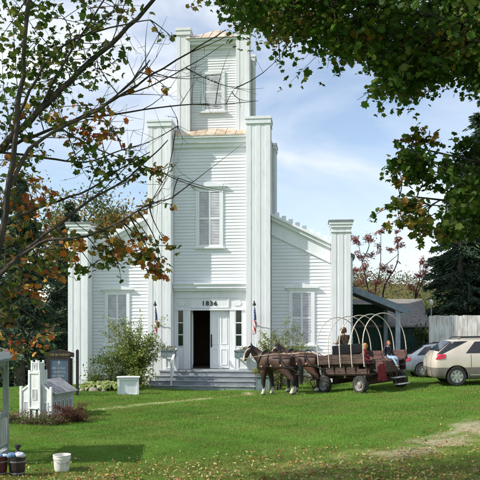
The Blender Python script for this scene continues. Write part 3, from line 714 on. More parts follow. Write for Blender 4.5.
arching('shrub', 1.75, 30.95, -.3, 3.1, 1.15, 5600, .10, [(.28,.31,.08),(.36,.36,.11),(.20,.24,.06),(.13,.17,.05)], 'loose yellow green shrub with thin stems behind the horses', 'shrub', 34, (.1,-.1))
bush('shrub', 3.3, 30.6, -.22, .85,.5,.55, 1000, .10, LILAC, 'low green bush under the right church window behind the horses', 'shrub', clumps=14)

# ------------------------------------------------------------------ white box, black post, notice board
x, y = -4.45, 27.9; root = empty('bulletin_box', (x,y,gz(x,y)), R(6), 'white wooden box with a recessed front panel standing on the lawn by the steps', 'box')
b = MB(); b.box(-.38,.38,-.10,.22,-.08,.64); frame(b, -.42,.42,-.08,.66,-.10,.085,.04); b.build('case', M['trim'], root, bevel=.005)
b = MB(); b.prism([(-.46,.665),(.46,.665),(.46,.70),(0,.715),(-.46,.70)], -.18,.28); b.build('lid', M['trim'], root, bevel=.004)
x, y = -6.25, 26.9; z_ = gz(x,y)
b = MB(); b.prism([(-.05,-.2),(.05,-.2),(.05,1.74),(0,1.79),(-.05,1.74)],-.05,.05); o = b.build('post', M['black'], bevel=.005); o.location = (x,y,z_); tag(o, 'plain black wooden post standing on the lawn right of the notice board', 'post')
M['darkboard'] = mat('dark_brown_board', (.045,.028,.022), .6, (.025,.016,.014), 5, (4,4,.5))
x, y = -7.02, 27.2; root = empty('notice_board', (x,y,gz(x,y)), R(4), 'dark framed church notice board with blue grey lettered panel and arched top', 'notice board')
b = MB()
for a in (-.50,.42): b = MB(); b.box(a,a+.08,-.05,.05,-.2,1.42); b.build('post', M['darkboard'], root, bevel=.004)
fb_ = MB(); frame(fb_, -.42,.42,.10,1.46,-.035,.075,.05); fb_.box(-.42,.42,-.034,.05,.10,1.46); fb_.build('frame', M['darkboard'], root, bevel=.004)
M['signblue'] = mat('blue_grey_sign', (.12,.17,.24), .35, (.09,.13,.19), 3)
M['letter'] = mat('faded_lettering', (.62,.64,.66), .7); M['gold'] = mat('gold_letter', (.55,.45,.22), .5)
p_ = MB(); p_.box(-.345,.345,-.062,-.036,.175,1.385); pan = p_.build('panel', M['signblue'], root)
l = MB()
def scrawl(mb, u0, u1, z, h, v):
    u = u0
    while u < u1-.02:
        w_ = random.uniform(.022,.036); k = random.random()
        mb.box(u, u+.007, v-.004, v, z, z+h)
        if k < .6: mb.box(u+w_*.75, u+w_*.75+.007, v-.004, v, z, z+h*random.choice((1,.6)))
        if k > .25: zz = z+h*random.choice((0,.45,.88)); mb.box(u+.007, u+w_*.75, v-.004, v, zz, zz+.008)
        u += w_+.012
        if random.random() < .14: u += .03
for z0_, a, c_ in ((1.0,-.26,.24),(.85,-.22,.28),(.70,-.27,.20),(.52,-.2,.27),(.38,-.12,.3),(.25,-.26,.1)): scrawl(l, a, c_, z0_, .075, -.063)
l.box(-.012,.012,-.067,-.063,1.17,1.33); l.box(-.05,.05,-.067,-.063,1.25,1.272)
l.build('lettering', M['letter'], pan)
h_ = MB(); h_.prism([(-.56,1.462),(.56,1.462),(.56,1.62),(.30,1.70),(0,1.76),(-.30,1.70),(-.56,1.62)], -.07,.07); hd = h_.build('header', M['darkboard'], root, bevel=.006)
l = MB(); scrawl(l, -.42,.42,1.52,.085,-.071); l.build('lettering', M['gold'], hd)

# ------------------------------------------------------------------ little church model on the lawn
x, y = -5.93, 20.35; root = empty('model_church', (x,y,gz(x,y)), R(-17), 'small white wooden model of the church with ribbed grey roof, standing on the lawn', 'model church')
M['mini'] = mat('model_white_paint', (.74,.75,.74), .6, (.6,.61,.6), 9, (1,1,.3)); M['minigreen'] = mat('dark_green_shutter', (.02,.06,.045), .5); M['miniroof'] = mat('model_tin_roof', (.38,.38,.39), .45, (.25,.25,.26), 5, metal=.3)
M['miniside'] = mat('model_grey_green_side', (.40,.44,.40), .65, (.3,.33,.3), 8, (1,1,.3))
hw, L = .50, 1.25; zb = -.12
b = MB(); b.prism([(-hw,zb),(hw,zb),(hw,.76),(0,1.06),(-hw,.76)], 0, .03)
for sx in (-1,1):
    b.box(sx*hw-.035, sx*hw+.035, -.035, .035, zb, .92)
    b.prism([(sx*(hw-.035),.77),(sx*.17,.98),(sx*.17,1.04),(sx*(hw-.035),.83)], -.025, -.001)
b.build('front_wall', M['mini'], root, bevel=.003)
b = MB(); b.box(hw-.03, hw-.003, .035, L, zb, .77); b.box(-hw+.003, -hw+.03, .035, L, zb, .77); b.prism([(-hw+.03,zb),(hw-.03,zb),(hw-.03,.76),(0,1.04),(-hw+.03,.76)], L-.03, L-.002); b.build('side_wall', M['miniside'], root)
b = MB()
for sx in (-1,1): b.prism([(0,1.06),(sx*(hw+.12),.70),(sx*(hw+.12),.715),(0,1.085)], .038, L+.06)
for i in range(9):
    yy = .06+i*(L/8.4)
    for sx in (-1,1): b.tube([(0,yy,1.088),(sx*(hw+.12),yy,.718)], .010, 4)
b.build('roof', M['miniroof'], root)
b = MB(); b.box(-.17,.17,-.08,.26,zb,1.36)
for sx in (-1,1): b.box(sx*.17-.03, sx*.17+.03, -.105,-.05, zb, 1.40); b.box(sx*.17-.03, sx*.17+.03, .23,.28, .8, 1.40)
b.box(-.139,.139,-.105,-.081,1.30,1.36); b.box(-.115,.115,-.04,.20,1.361,1.62)
for sx in (-1,1):
    for vv in (-.055,.175): b.box(sx*.115-.025, sx*.115+.025, vv, vv+.05, 1.361, 1.68)
b.box(-.089,.089,-.058,-.042,1.60,1.635)
b.build('tower', M['mini'], root, bevel=.003)
def miniwin(u0,u1,z0,z1,v,side=False):
    b = MB()
    if side: b.M = Matrix.Translation((hw-.003,0,0)) @ Matrix.Rotation(R(90),4,'Z')
    frame(b, u0,u1,z0,z1,v,.022,.016); return b.build('window', M['mini'], root), b
M['minipane'] = mat('model_window_pane', (.42,.44,.46), .4)
for u0,u1,z0,z1,v in ((-.075,.075,.55,.86,-.082),(-.40,-.24,.18,.48,-.002),(.24,.40,.18,.48,-.002),(-.055,.055,1.42,1.58,-.042)):
    o, _ = miniwin(u0,u1,z0,z1,v); q = MB(); q.box(u0+.022,u1-.022,v-.006,v,z0+.022,z1-.022); q.build('pane', M['minipane'], o)
for i in range(5):
    a = .16+i*.215
    o, _ = miniwin(a,a+.10,.12,.50,-.003,True); q = MB(); q.M = Matrix.Translation((hw-.003,0,0)) @ Matrix.Rotation(R(90),4,'Z'); q.box(a+.022,a+.078,-.010,-.002,.142,.478); q.build('pane', M['minigreen'], o)
b = MB(); b.box(-.055,.055,-.096,-.082,zb,.28); b.build('door', M['mini'], root)
for a in (-.125,.065): b = MB(); b.box(a,a+.05,-.095,-.082,zb,.26); b.build('shutter', M['minigreen'], root)
b = MB(); b.box(-.15,.15,-.13,-.082,.285,.32); b.build('lintel', M['mini'], root)
# bed round it
BARB = [(.13,.045,.035),(.16,.06,.045),(.09,.03,.028),(.20,.10,.06)]
for i,(x,y,r_) in enumerate(((-5.0,19.35,.36),(-4.6,19.6,.38))):
    bush('barberry_bush', x, y, gz(x,y)-.03, r_,r_*.9,.26, 1500, .055, BARB, ['dark red barberry bush at the right front corner of the model church','dark red barberry bush furthest right in the bed of the model church'][i], 'bush', 'red bushes by the model church', clumps=20)
HEATH = [(.10,.13,.04),(.16,.17,.06),(.28,.16,.13),(.20,.12,.09),(.07,.10,.03)]
for i,(x,y,r_,h_) in enumerate(((-6.45,19.4,.36,.18),(-6.0,19.2,.38,.20),(-5.5,19.2,.36,.2),(-6.8,19.9,.3,.16),(-5.2,18.95,.28,.15))):
    bush('flower_clump', x, y, gz(x,y)-.03, r_,r_*.8,h_, 950, .05, HEATH, 'low green and dusty pink plant in the bed in front of the model church', 'plant', 'low plants in front of the model church', clumps=18)

# ------------------------------------------------------------------ gazebo at the left edge, tubs, bucket
gx_, gy_ = -5.46, 14.0; gzz = gz(gx_,gy_); root = empty('gazebo', (gx_,gy_,gzz), R(3), 'small pale wooden gazebo with a hipped roof and slatted railing at the left edge', 'gazebo')
M['gazebo'] = mat('grey_white_gazebo_paint', (.33,.36,.33), .7, (.23,.26,.24), 7, (1,1,.3)); M['gazroof'] = mat('grey_green_shingle', (.22,.25,.24), .85, (.14,.17,.16), 12, bmp=.4)
hw = .60
b = MB(); b.box(-hw-.06,hw+.06,-hw-.06,hw+.06,.02,.10); b.build('floor', M['step'], root)
for sx in (-1,1):
    for sy in (-1,1): b = MB(); b.box(sx*hw-.05,sx*hw+.05,sy*hw-.05,sy*hw+.05,-.2,1.99); b.build('post', M['gazebo'], root, bevel=.006)
ov = hw+.30
b = MB(); b.add([(-ov,-ov,2.03),(ov,-ov,2.03),(ov,ov,2.03),(-ov,ov,2.03),(0,0,2.46),(-ov,-ov,1.98),(ov,-ov,1.98),(ov,ov,1.98),(-ov,ov,1.98)], [(0,1,4),(1,2,4),(2,3,4),(3,0,4),(5,6,1,0),(6,7,2,1),(7,8,3,2),(8,5,0,3),(8,7,6,5)])
b.build('roof', M['gazroof'], root)
b = MB()
for k in range(4):
    b.M = Matrix.Rotation(k*PI/2,4,'Z'); b.box(-hw+.05,hw-.05,-hw-.03,-hw+.03,1.85,1.978)
    for sx in (-1,1):
        pts = [(sx*(hw-.05-.26*(1-math.cos(t))), -hw, 1.85-.26*(1-math.sin(t))) for t in [PI/2*q/6 for q in range(7)]]; b.tube(pts, .025, 5)
b.build('beam', M['gazebo'], root)
for k in (1,2,3,0):
    b = MB(); b.M = Matrix.Rotation(k*PI/2,4,'Z')
    spans = ((-hw+.05,hw-.05),)
    for a,c_ in spans:
        b.box(a,c_,-hw-.03,-hw+.03,.80,.86); b.box(a,c_,-hw-.025,-hw+.025,.16,.22); n_ = int((c_-a)/.10)
        for q in range(n_): xx = a+(q+.5)*(c_-a)/n_; b.box(xx-.025,xx+.025,-hw-.012,-hw+.012,.221,.799)
    b.build('railing', M['gazebo'], root)
M['tub'] = mat('dark_red_tub_wood', (.10,.022,.018), .6, (.05,.014,.012), 5, (3,3,.4)); M['darktub'] = mat('black_tub_wood', (.035,.022,.018), .6, (.02,.013,.012), 5, (3,3,.4))
M['clothblue'] = mat('blue_cloth', (.15,.25,.40), .9, (.08,.15,.27), 7); M['clothwhite'] = mat('white_cloth', (.58,.60,.66), .9, (.38,.42,.50), 7)
def tub(x, y, m, label, k=.62, h_=.74):
    root = empty('tub', (x,y,gz(x,y)), 0, label, 'tub', 'wooden tubs by the gazebo')
    n_ = 18
    if True:
        b = MB(); b.lathe([(.17*k,-.03),(.225*k,.18*h_),(.235*k,.50*h_),(.215*k,.50*h_),(.20*k,.30*h_),(0,.30*h_)], n_); b.build('staves', M[m], root)
        for z_,r_ in ((.08,.208),(.36,.238)): z_ *= h_; r_ = r_*k+.002; h = MB(); h.lathe([(r_-.01,z_),(r_,z_),(r_,z_+.022),(r_-.01,z_+.022)], n_, caps=False); h.build('hoop', M['cap'], root)
tub(-4.01,12.60,'darktub','dark wooden tub with pale hoops, the right one of the pair beside the gazebo'); tub(-4.32,12.55,'tub','dark red wooden tub, the left one of the pair at the photo edge')
def heap(x,y,z,m,r,label,seed):
    b = MB(); b.ball((0,0,0),(r*1.25,r,r*.62),26,16); o = b.build('crumpled_cloth', M[m], smooth=True)
    for vt in o.data.vertices:
        c = vt.co; k = math.sin(c.x*31+seed)+math.sin(c.y*37+seed*2)+math.sin(c.z*41+c.x*19); vt.co *= 1+.13*k*(.6+.4*math.sin(c.x*83+c.z*61))
    o.location = (x,y,z); tag(o, label, 'cloth', 'cloths heaped in the tubs')
zt = gz(-4,12.6)
heap(-3.96,12.56,zt+.385,'clothwhite',.085,'crumpled white cloth on top of the dark tub',1); heap(-4.09,12.55,zt+.385,'clothblue',.085,'crumpled light blue cloth between the two tubs',2); heap(-4.36,12.52,zt+.38,'clothblue',.105,'bundle of blue cloth filling the dark red tub',3); heap(-4.24,12.56,zt+.375,'clothwhite',.065,'small white cloth beside the blue bundle in the red tub',5)
b = MB(); b.lathe([(.07,0),(.075,.16),(.03,.21),(.03,.25),(.055,.26),(.055,.31),(0,.315)], 14); o = b.build('black_jug', M['black'], smooth=True); o.location = (-4.02,12.66,zt+.25); tag(o,'small black capped jug standing behind the cloths in the dark tub','jug')
bx, by = -3.32, 13.05; root = empty('bucket', (bx,by,gz(bx,by)), .4, 'white plastic bucket standing on the leafy grass', 'bucket')
b = MB(); b.lathe([(0,.012),(.125,.012),(.13,.0),(.135,.01),(.158,.27),(.158,.30),(.165,.30),(.165,.315),(.152,.315),(.128,.03),(0,.03)], 30); b.lathe([(.154,.245),(.163,.245),(.163,.262),(.155,.262)],30, caps=False); b.build('pail', M['plastic'], root, smooth=True)
b = MB(); b.tube([(.165*math.cos(t),.165*math.sin(t)*.9+.02,.275-.13*math.sin(t)) for t in [PI*q/14 for q in range(15)]], .004, 5); b.M = Matrix.Rotation(PI,4,'Z')
b.tube([(.168*math.cos(t),.176*math.sin(t),.275-.10*math.sin(t)) for t in [PI*q/14 for q in range(15)]], .004, 5); b.build('handle', M['steel'], root)
b = MB()
for i in range(5):
    a = -1.1+i*.055; b.add([(.149*math.cos(a),.149*math.sin(a),.12),(.149*math.cos(a+.05),.149*math.sin(a+.05),.12),(.156*math.cos(a+.05),.156*math.sin(a+.05),.19),(.156*math.cos(a),.156*math.sin(a),.19)],[(0,1,2,3)])
M['redlabel'] = mat('faded_red_print', (.45,.22,.24), .6, (.7,.62,.6), 30); b.build('print', M['redlabel'], root)
# ------------------------------------------------------------------ skinned figures
def skin(verts, edges, rad, levels=2):
    me = bpy.data.meshes.new('tmp'); me.from_pydata([tuple(v) for v in verts], edges, []); o = bpy.data.objects.new('tmp', me); COL.objects.link(o)
    md = o.modifiers.new('s','SKIN'); md.use_smooth_shade = True
    for i, r in enumerate(rad):
        sv = me.skin_vertices[0].data[i]; sv.radius = r if hasattr(r,'__len__') else (r,r); sv.use_root = (i == 0)
    sb = o.modifiers.new('u','SUBSURF'); sb.levels = levels; sb.render_levels = levels
    dg = bpy.context.evaluated_depsgraph_get(); dg.update()
    out = bpy.data.meshes.new_from_object(o.evaluated_get(dg)); bpy.data.objects.remove(o)
    v = [tuple(q.co) for q in out.vertices]; f = [tuple(p.vertices) for p in out.polygons]; bpy.data.meshes.remove(out); return v, f

def horse(x, y, yaw, coat, legs, label, turn=0, seed=0):
    root = empty('horse', (0,0,0), 0, label, 'horse', 'pair of harnessed horses'); sit(root, x, y, yaw, (.7,.3))
    c, s = math.cos(turn), math.sin(turn)
    hd = lambda px, pz, py=0: ((.72+(px-.72)*c-py*s), ((px-.72)*s+py*c), pz)
    V = [(-.55,0,1.30),(-.15,0,1.24),(.28,0,1.26),(.56,0,1.27),hd(.74,1.47),hd(.94,1.66),hd(1.06,1.80),hd(1.20,1.72),hd(1.33,1.48),hd(1.385,1.34),(-.80,0,1.26)]
    Rr = [(.31,.35),(.35,.40),(.32,.41),(.25,.33),(.165,.25),(.13,.195),(.105,.13),(.095,.125),(.068,.088),(.058,.065),(.19,.20)]
    E_ = [(0,1),(1,2),(2,3),(3,4),(4,5),(5,6),(6,7),(7,8),(8,9),(0,10)]
    def leg(root_i, pts):
        k = root_i
        for (p, r) in pts: V.append(p); Rr.append(r); E_.append((k, len(V)-1)); k = len(V)-1
    for sd, off in ((.19,.05),(-.19,-.10)):
        leg(3, [((.48,sd,.98),(0.177,0.159)),((.47+off*.5,sd,.72),(0.107,0.104)),((.48+off,sd,.50),(0.088,0.081)),((.47+off,sd,.32),(0.059,0.056)),((.47+off,sd,.17),(0.073,0.068)),((.53+off,sd,.055),(0.095,0.085)),((.55+off,sd,.0),(0.107,0.098))])
    for sd, off in ((.19,-.06),(-.19,.12)):
        leg(0, [((-.52+off*.3,sd,.98),(0.256,0.183)),((-.60+off*.6,sd,.76),(0.159,0.122)),((-.80+off,sd,.56),(0.095,0.081)),((-.78+off,sd,.34),(0.063,0.059)),((-.77+off,sd,.18),(0.076,0.068)),((-.70+off,sd,.055),(0.098,0.085)),((-.68+off,sd,.0),(0.110,0.098))])
    v, f = skin(V, E_, Rr, 2)
    b = MB(); b.v = list(v); b.f = list(f); b.m = []
    for fc in f:
        ctr = sum((Vector(v[i]) for i in fc), Vector())/len(fc); q = 0
        if ctr.z < .07: q = 2
        elif ctr.z < .27+.05*math.sin(ctr.x*61+ctr.y*47)+.03*math.sin(ctr.x*140): q = 3 if (legs == 'white') else (3 if ctr.z < .17 else 1)
        elif ctr.z < .62+.10*math.sin(ctr.x*23+ctr.y*31)+.06*math.sin(ctr.x*57+ctr.z*40): q = 1
        px = (ctr.x-.72)*c+ctr.y*s; py = -(ctr.x-.72)*s+ctr.y*c
        if px+.72 > 1.12 and abs(py) < .065 and (ctr.z-1.34) > (1.385-(px+.72))*1.45+.015: q = 3
        if px+.72 > 1.33 and ctr.z < 1.38: q = 3 if legs == 'white' else 1
        b.m.append(q)
    for sd in (-1,1):      # ears
        b.mat = 0; e0 = Vector(hd(1.03,1.87,sd*.065)); e1 = Vector(hd(1.06,2.06,sd*.085)); b.tube([e0,e0.lerp(e1,.45),e1],[.034,.036,.004],7)
    body = b.build('body', [M[coat], M['coat_dark'], M['hoof'], M['coat_white']], root, smooth=True)
    for p_ in body.data.polygons: p_.use_smooth = True
    b = MB()
    for sd in (-1,1): b.ball(hd(1.175,1.70,sd*.090),(.026,.018,.024),8,6)
    b.build('eye', M['black'], root, smooth=True)
    b = MB()             # mane on the near and far side of the crest
    rr_ = random.Random(seed)
    for i in range(70):
        t = i/69; p = Vector(hd(.62,1.58)).lerp(Vector(hd(1.06,1.93)), t)+Vector((-.02,0,.02+.02*math.sin(t*3))); sd = rr_.choice((-1,1)); dr = rr_.uniform(.16,.30)
        b.tube([p, p+Vector((.0,sd*.09,-.03)), p+Vector((-.03+rr_.uniform(-.03,.03),sd*.15,-dr))],[.020,.018,.004],4)
    b.tube([hd(1.08,1.93), hd(1.17,1.87), hd(1.23,1.72)],[.03,.035,.006],5); b.build('mane', M['coat_dark'], root)
    b = MB()
    for i in range(46):
        a = rr_.uniform(0,6.28); r_ = .038*rr_.random()**.5; dx, dy = r_*math.cos(a), r_*math.sin(a)
        b.tube([(-.96+dx*.3,dy*.3,1.40),(-1.08+dx,dy,1.30),(-1.12+dx*1.9,dy*1.9,.95),(-1.10+dx*2.0,dy*2.0,rr_.uniform(.32,.55))],[.022,.026,.022,.004],4)
    b.build('tail', M['coat_dark'], root)
    # harness
    hb = MB()
    def ring(cx, cz, ry, rz, tilt, r, a0=0, a1=360):
        hb.tube([(cx+math.sin(tilt)*rz*math.cos(t), ry*math.sin(t), cz+rz*math.cos(t)*math.cos(tilt)) for t in [R(a0+(a1-a0)*q/28) for q in range(29)]], r, 6)
    ring(.63,1.34,.25,.37,-.42,.05)                                   # collar
    ring(.61,1.35,.275,.41,-.42,.02)                                   # hames
    ring(.18,1.26,.325,.385,0,.020); ring(-.38,1.29,.335,.365,.12,.018)
    for sd in (-1,1):
        hb.tube([(.50,sd*.29,1.20),(.15,sd*.345,1.10),(-.35,sd*.345,1.06),(-.85,sd*.29,1.0),(-1.15,sd*.22,.80)], .018, 5)
        hb.tube([(-.05,sd*.30,1.42),(-.45,sd*.30,1.40),(-.80,sd*.20,1.36),(-.97,0,1.40)], .014, 5)
        hb.tube([(-.42,sd*.30,1.36),(-.62,sd*.33,1.12),(-.93,sd*.22,1.0),(-.98,0,1.0)], .022, 5)
    hb.tube([(.55,0,1.64),(.2,0,1.645),(-.2,0,1.61),(-.55,0,1.645),(-.95,0,1.42)], .016, 5)
    for sd in (-1,1):                                                  # bridle
        hb.tube([hd(1.08,1.89,sd*.05),hd(1.13,1.75,sd*.112),hd(1.29,1.48,sd*.084)], .012, 5); hb.add([hd(1.13,1.76,sd*.118),hd(1.22,1.76,sd*.138),hd(1.23,1.66,sd*.132),hd(1.15,1.65,sd*.116)],[(0,1,2,3)])
    hb.tube([hd(1.29,1.48,-.086),hd(1.36,1.53,-.05),hd(1.36,1.53,.05),hd(1.29,1.48,.086)], .012, 5); hb.tube([hd(1.12,1.87,-.09),hd(1.16,1.83,0),hd(1.12,1.87,.09)], .011, 5)
    har = hb.build('harness', M['leather'], root, smooth=True)
    b = MB()
    for sd in (-1,1):
        b.tube([hd(1.32,1.44,sd*.09),(.60,sd*.30,1.52),(-.1,sd*.28,1.56),(-1.0,sd*.12,1.52)], .009, 5); b.tube([(.72,sd*.04,1.82),(.74,sd*.05,1.90)],[.024,.012],6)
        for xx in (.45,.0,-.45): b.lathe([(0,-.006),(.03,-.006),(.03,.006),(0,.006)],10,(xx,sd*.355,1.12),'y')
    b.build('rein', M['rope'], har)
    return root
M['bay'] = mat('bay_horse_coat', (.075,.032,.016), .55, (.018,.010,.008), 2.2, spec=.3, lo=.32, hi=.7, bmp=.12); M['brown'] = mat('brown_horse_coat', (.105,.040,.021), .55, (.032,.015,.010), 2.0, spec=.3, lo=.32, hi=.7, bmp=.12)
M['coat_dark'] = mat('dark_mane', (.014,.011,.010), .55); M['coat_white'] = mat('white_feather', (.62,.58,.50), .8, (.42,.38,.32), 12); M['hoof'] = mat('hoof', (.10,.085,.07), .6)
HY = math.atan2(.62,-.78)
horse(1.46, 26.75, HY, 'bay', 'white', 'dark bay horse with a white blaze and white feet standing nearest to the church steps', R(34), 1)
horse(2.48, 27.7, HY, 'brown', 'dark', 'reddish brown horse standing behind the other one, closest to the wagon', R(12), 2)

# ------------------------------------------------------------------ wagon: local x forward, y to its left (the near side)
WF = Vector((-.62,.785)).normalized(); WY = math.atan2(WF.y, WF.x); WL, WW = 2.45, 2.1
rear_near = Vector((4.72,25.25)); wdir = Vector((.785,.62)).normalized(); wc = rear_near + WF*WL/2 + wdir*WW/2
wagon = empty('wagon', (0,0,0), 0, 'weathered brown farm wagon with bare bent hoops, rubber tyres and steps at its open back', 'wagon'); sit(wagon, wc.x, wc.y, WY, (1.0,.95))
hx, hy = WL/2, WW/2
b = MB(); 
for i in range(9): b.box(-hx, hx, -hy+.05+i*.2244, -hy+.05+i*.2244+.218, .66, .70)
b.build('bed_floor', M['board'], wagon, bevel=.003)
b = MB()
for yy in (-.55,.47): b.box(-hx+.02, hx-.02, yy, yy+.09, .50, .658)
for xx in (-hx+.25, 0, hx-.3): b.box(xx, xx+.09, -hy+.06, hy-.06, .565, .657)
b.build('chassis', M['board'], wagon)
def slats(mb, x0, x1, y, z0, z1, n, t=.03):
    w_ = (x1-x0)/n
    for i in range(n): mb.box(x0+i*w_+.006, x0+(i+1)*w_-.006, y-t/2, y+t/2, z0, z1)
for sd in (1,-1):
    b = MB(); yy = sd*(hy-.02); x0 = -hx+(.5 if sd > 0 else .0)
    for k in range(2): b.box(x0 if k else -hx, hx, yy-.02, yy+.02, .702+k*.20, .892+k*.20)
    b.build('side_board', M['board'], wagon, bevel=.004)
    b = MB(); yy = sd*(hy+.14)
    for k in range(2): b.box(-hx+.02, hx, yy-.02, yy+.02, 1.12+k*.165, 1.278+k*.165)
    for xx in (-hx+.05, -hx+.6, -.1, .45, hx-.1): b.box(xx, xx+.07, yy+sd*.021-.012, yy+sd*.021+.012, 1.10, 1.46)
    b.build('rail_board', M['board2' if sd < 0 else 'board'], wagon, bevel=.004)
    b = MB()
    for xx in (-hx+.08, -hx+.65, -.08, .5, hx-.08): b.tube([(xx,sd*(hy+.005),.72),(xx,sd*(hy+.10),1.12)], .022, 5)
    b.box(-hx, hx, min(sd*hy,sd*(hy+.15)), max(sd*hy,sd*(hy+.15)), 1.094, 1.118); b.build('brace', M['board'], wagon)
# benches along both sides, planked fronts
for sd in (1,-1):
    b = MB(); yo = sd*(hy-.06); yi = sd*(hy-.48); b.box(-hx+.06, hx-.55, min(yo,yi), max(yo,yi), 1.06, 1.092); slats(b, -hx+.06, hx-.55, yi-sd*.0+sd*.03, .702, 1.058, 6); b.build('bench', M['board2'], wagon, bevel=.003)
b = MB(); b.box(hx-.03, hx, -hy+.02, hy-.02, .702, 1.40); b.box(hx-.50,hx-.10,-hy+.25,hy-.25,1.30,1.36); b.box(hx-.48,hx-.44,-hy+.25,hy-.25,.702,1.298); b.build('front_board', M['board'], wagon, bevel=.004)
b = MB(); b.box(hx-.52,hx-.47,-hy+.22,hy-.22,1.40,1.78); b.box(hx-.465,hx-.10,-hy+.25,hy-.25,1.361,1.45); b.build('driver_seat', M['leather'], wagon, bevel=.02)
# rear corner boards and tailboard stubs
b = MB(); slats(b, -.95,.35,0,0,.62,5); o_ = b.build('tail_board', M['board2'], wagon, bevel=.003); o_.location = (-hx-.015,-.05,.702); o_.rotation_euler = (0,0,R(90)); o_.scale = (.62,1,.62)
# hoops
for i in range(5):
    xx = -hx+.06+i*(WL-.12)/4; ww = hy+.17; pts = []
    for q in range(25):
        t = PI*q/24; pts.append((xx, ww*math.cos(t)*(1 if abs(math.cos(t))<.9 else 1), 1.50+1.38*(math.sin(t)**.80)))
    pts = [(xx, ww, .98)]+pts+[(xx, -ww, .98)]
    b = MB(); b.tube(pts, .019, 7); b.build('hoop', M['hoop'], wagon, smooth=True)
# running gear
def wheel(x_, sd, r=.325):
    root = bpy.data.objects.new('wheel', None); 
    t = MB(); w_ = .10; yc = sd*(hy+.08)
    t.lathe([(r*.66,-w_),(r*.90,-w_*1.05),(r*.985,-w_*.75),(r,-w_*.3),(r,w_*.3),(r*.985,w_*.75),(r*.90,w_*1.05),(r*.66,w_)], 32, (x_,yc,r), 'y', False)
    o = t.build('wheel', M['rubber'], wagon, smooth=True)
    h = MB(); h.lathe([(r*.67,-w_*.9),(r*.67,w_*.9),(r*.60,w_*.85),(r*.52,w_*.30),(r*.3,w_*.22),(r*.28,w_*.75),(r*.16,w_*.85),(0,w_*.95)] if sd > 0 else [(0,-w_*.95),(r*.16,-w_*.85),(r*.28,-w_*.75),(r*.3,-w_*.22),(r*.52,-w_*.30),(r*.60,-w_*.85),(r*.67,-w_*.9),(r*.67,w_*.9)], 28, (x_,yc,r), 'y', False)
    for k in range(5): a = 2*PI*k/5; h.ball((x_+r*.42*math.cos(a), yc+sd*w_*.30, r+r*.42*math.sin(a)), .016, 6, 5)
    h.build('hub', M['steel'], o, smooth=True)
for xx in (-hx+.40, hx-.22):
    for sd in (1,-1): wheel(xx, sd)
    b = MB(); b.tube([(xx,-hy+.1,.325),(xx,hy-.1,.325)], .045, 8); b.box(xx-.06,xx+.06,-.62,.62,.36,.50); b.build('axle', M['board'], wagon)
b = MB(); b.tube([(-hx+.40,0,.36),(hx-.22,0,.36)], .05, 6); b.tube([(hx-.3,.35,.36),(hx+.35,0,.5)], .035, 6); b.tube([(hx-.3,-.35,.36),(hx+.35,0,.5)], .035, 6); b.build('reach_pole', M['board'], wagon)
# tongue swung left between the horses
wagon_m = Matrix.LocRotScale(wagon.location, wagon.rotation_euler, None); inv = wagon_m.inverted()
hm = Vector((1.92,27.55,gz(1.92,27.55)+.82)); tip = inv @ (hm+Vector((-.75,.38,.08))); b = MB(); b.tube([(hx+.28,0,.50), inv @ (hm+Vector((.9,-.3,-.2))), tip], [.05,.045,.035], 8)
e_ = inv @ (hm+Vector((1.15,-.45,-.22))); sdv = (inv.to_3x3() @ Vector((.45,.89,0))); b.tube([e_-sdv*.95, e_+sdv*.95], .035, 6); b.build('tongue', M['board'], wagon)
# back steps
b = MB()
for z_, x_ in ((.44,-hx-.12),(.20,-hx-.26)): b.box(x_-.12, x_+.12, -.72,-.12, z_, z_+.035)
b.build('step', M['silverwood'], wagon, bevel=.004)
b = MB()
for yy in (-.69,-.15): b.tube([(-hx-.01,yy,.66),(-hx-.10,yy,.43),(-hx-.30,yy,.19)], .016, 5); b.tube([(-hx+.10,yy,.66),(-hx+.02,yy,.43),(-hx-.16,yy,.19)], .016, 5)
b.build('step_iron', M['black'], wagon)

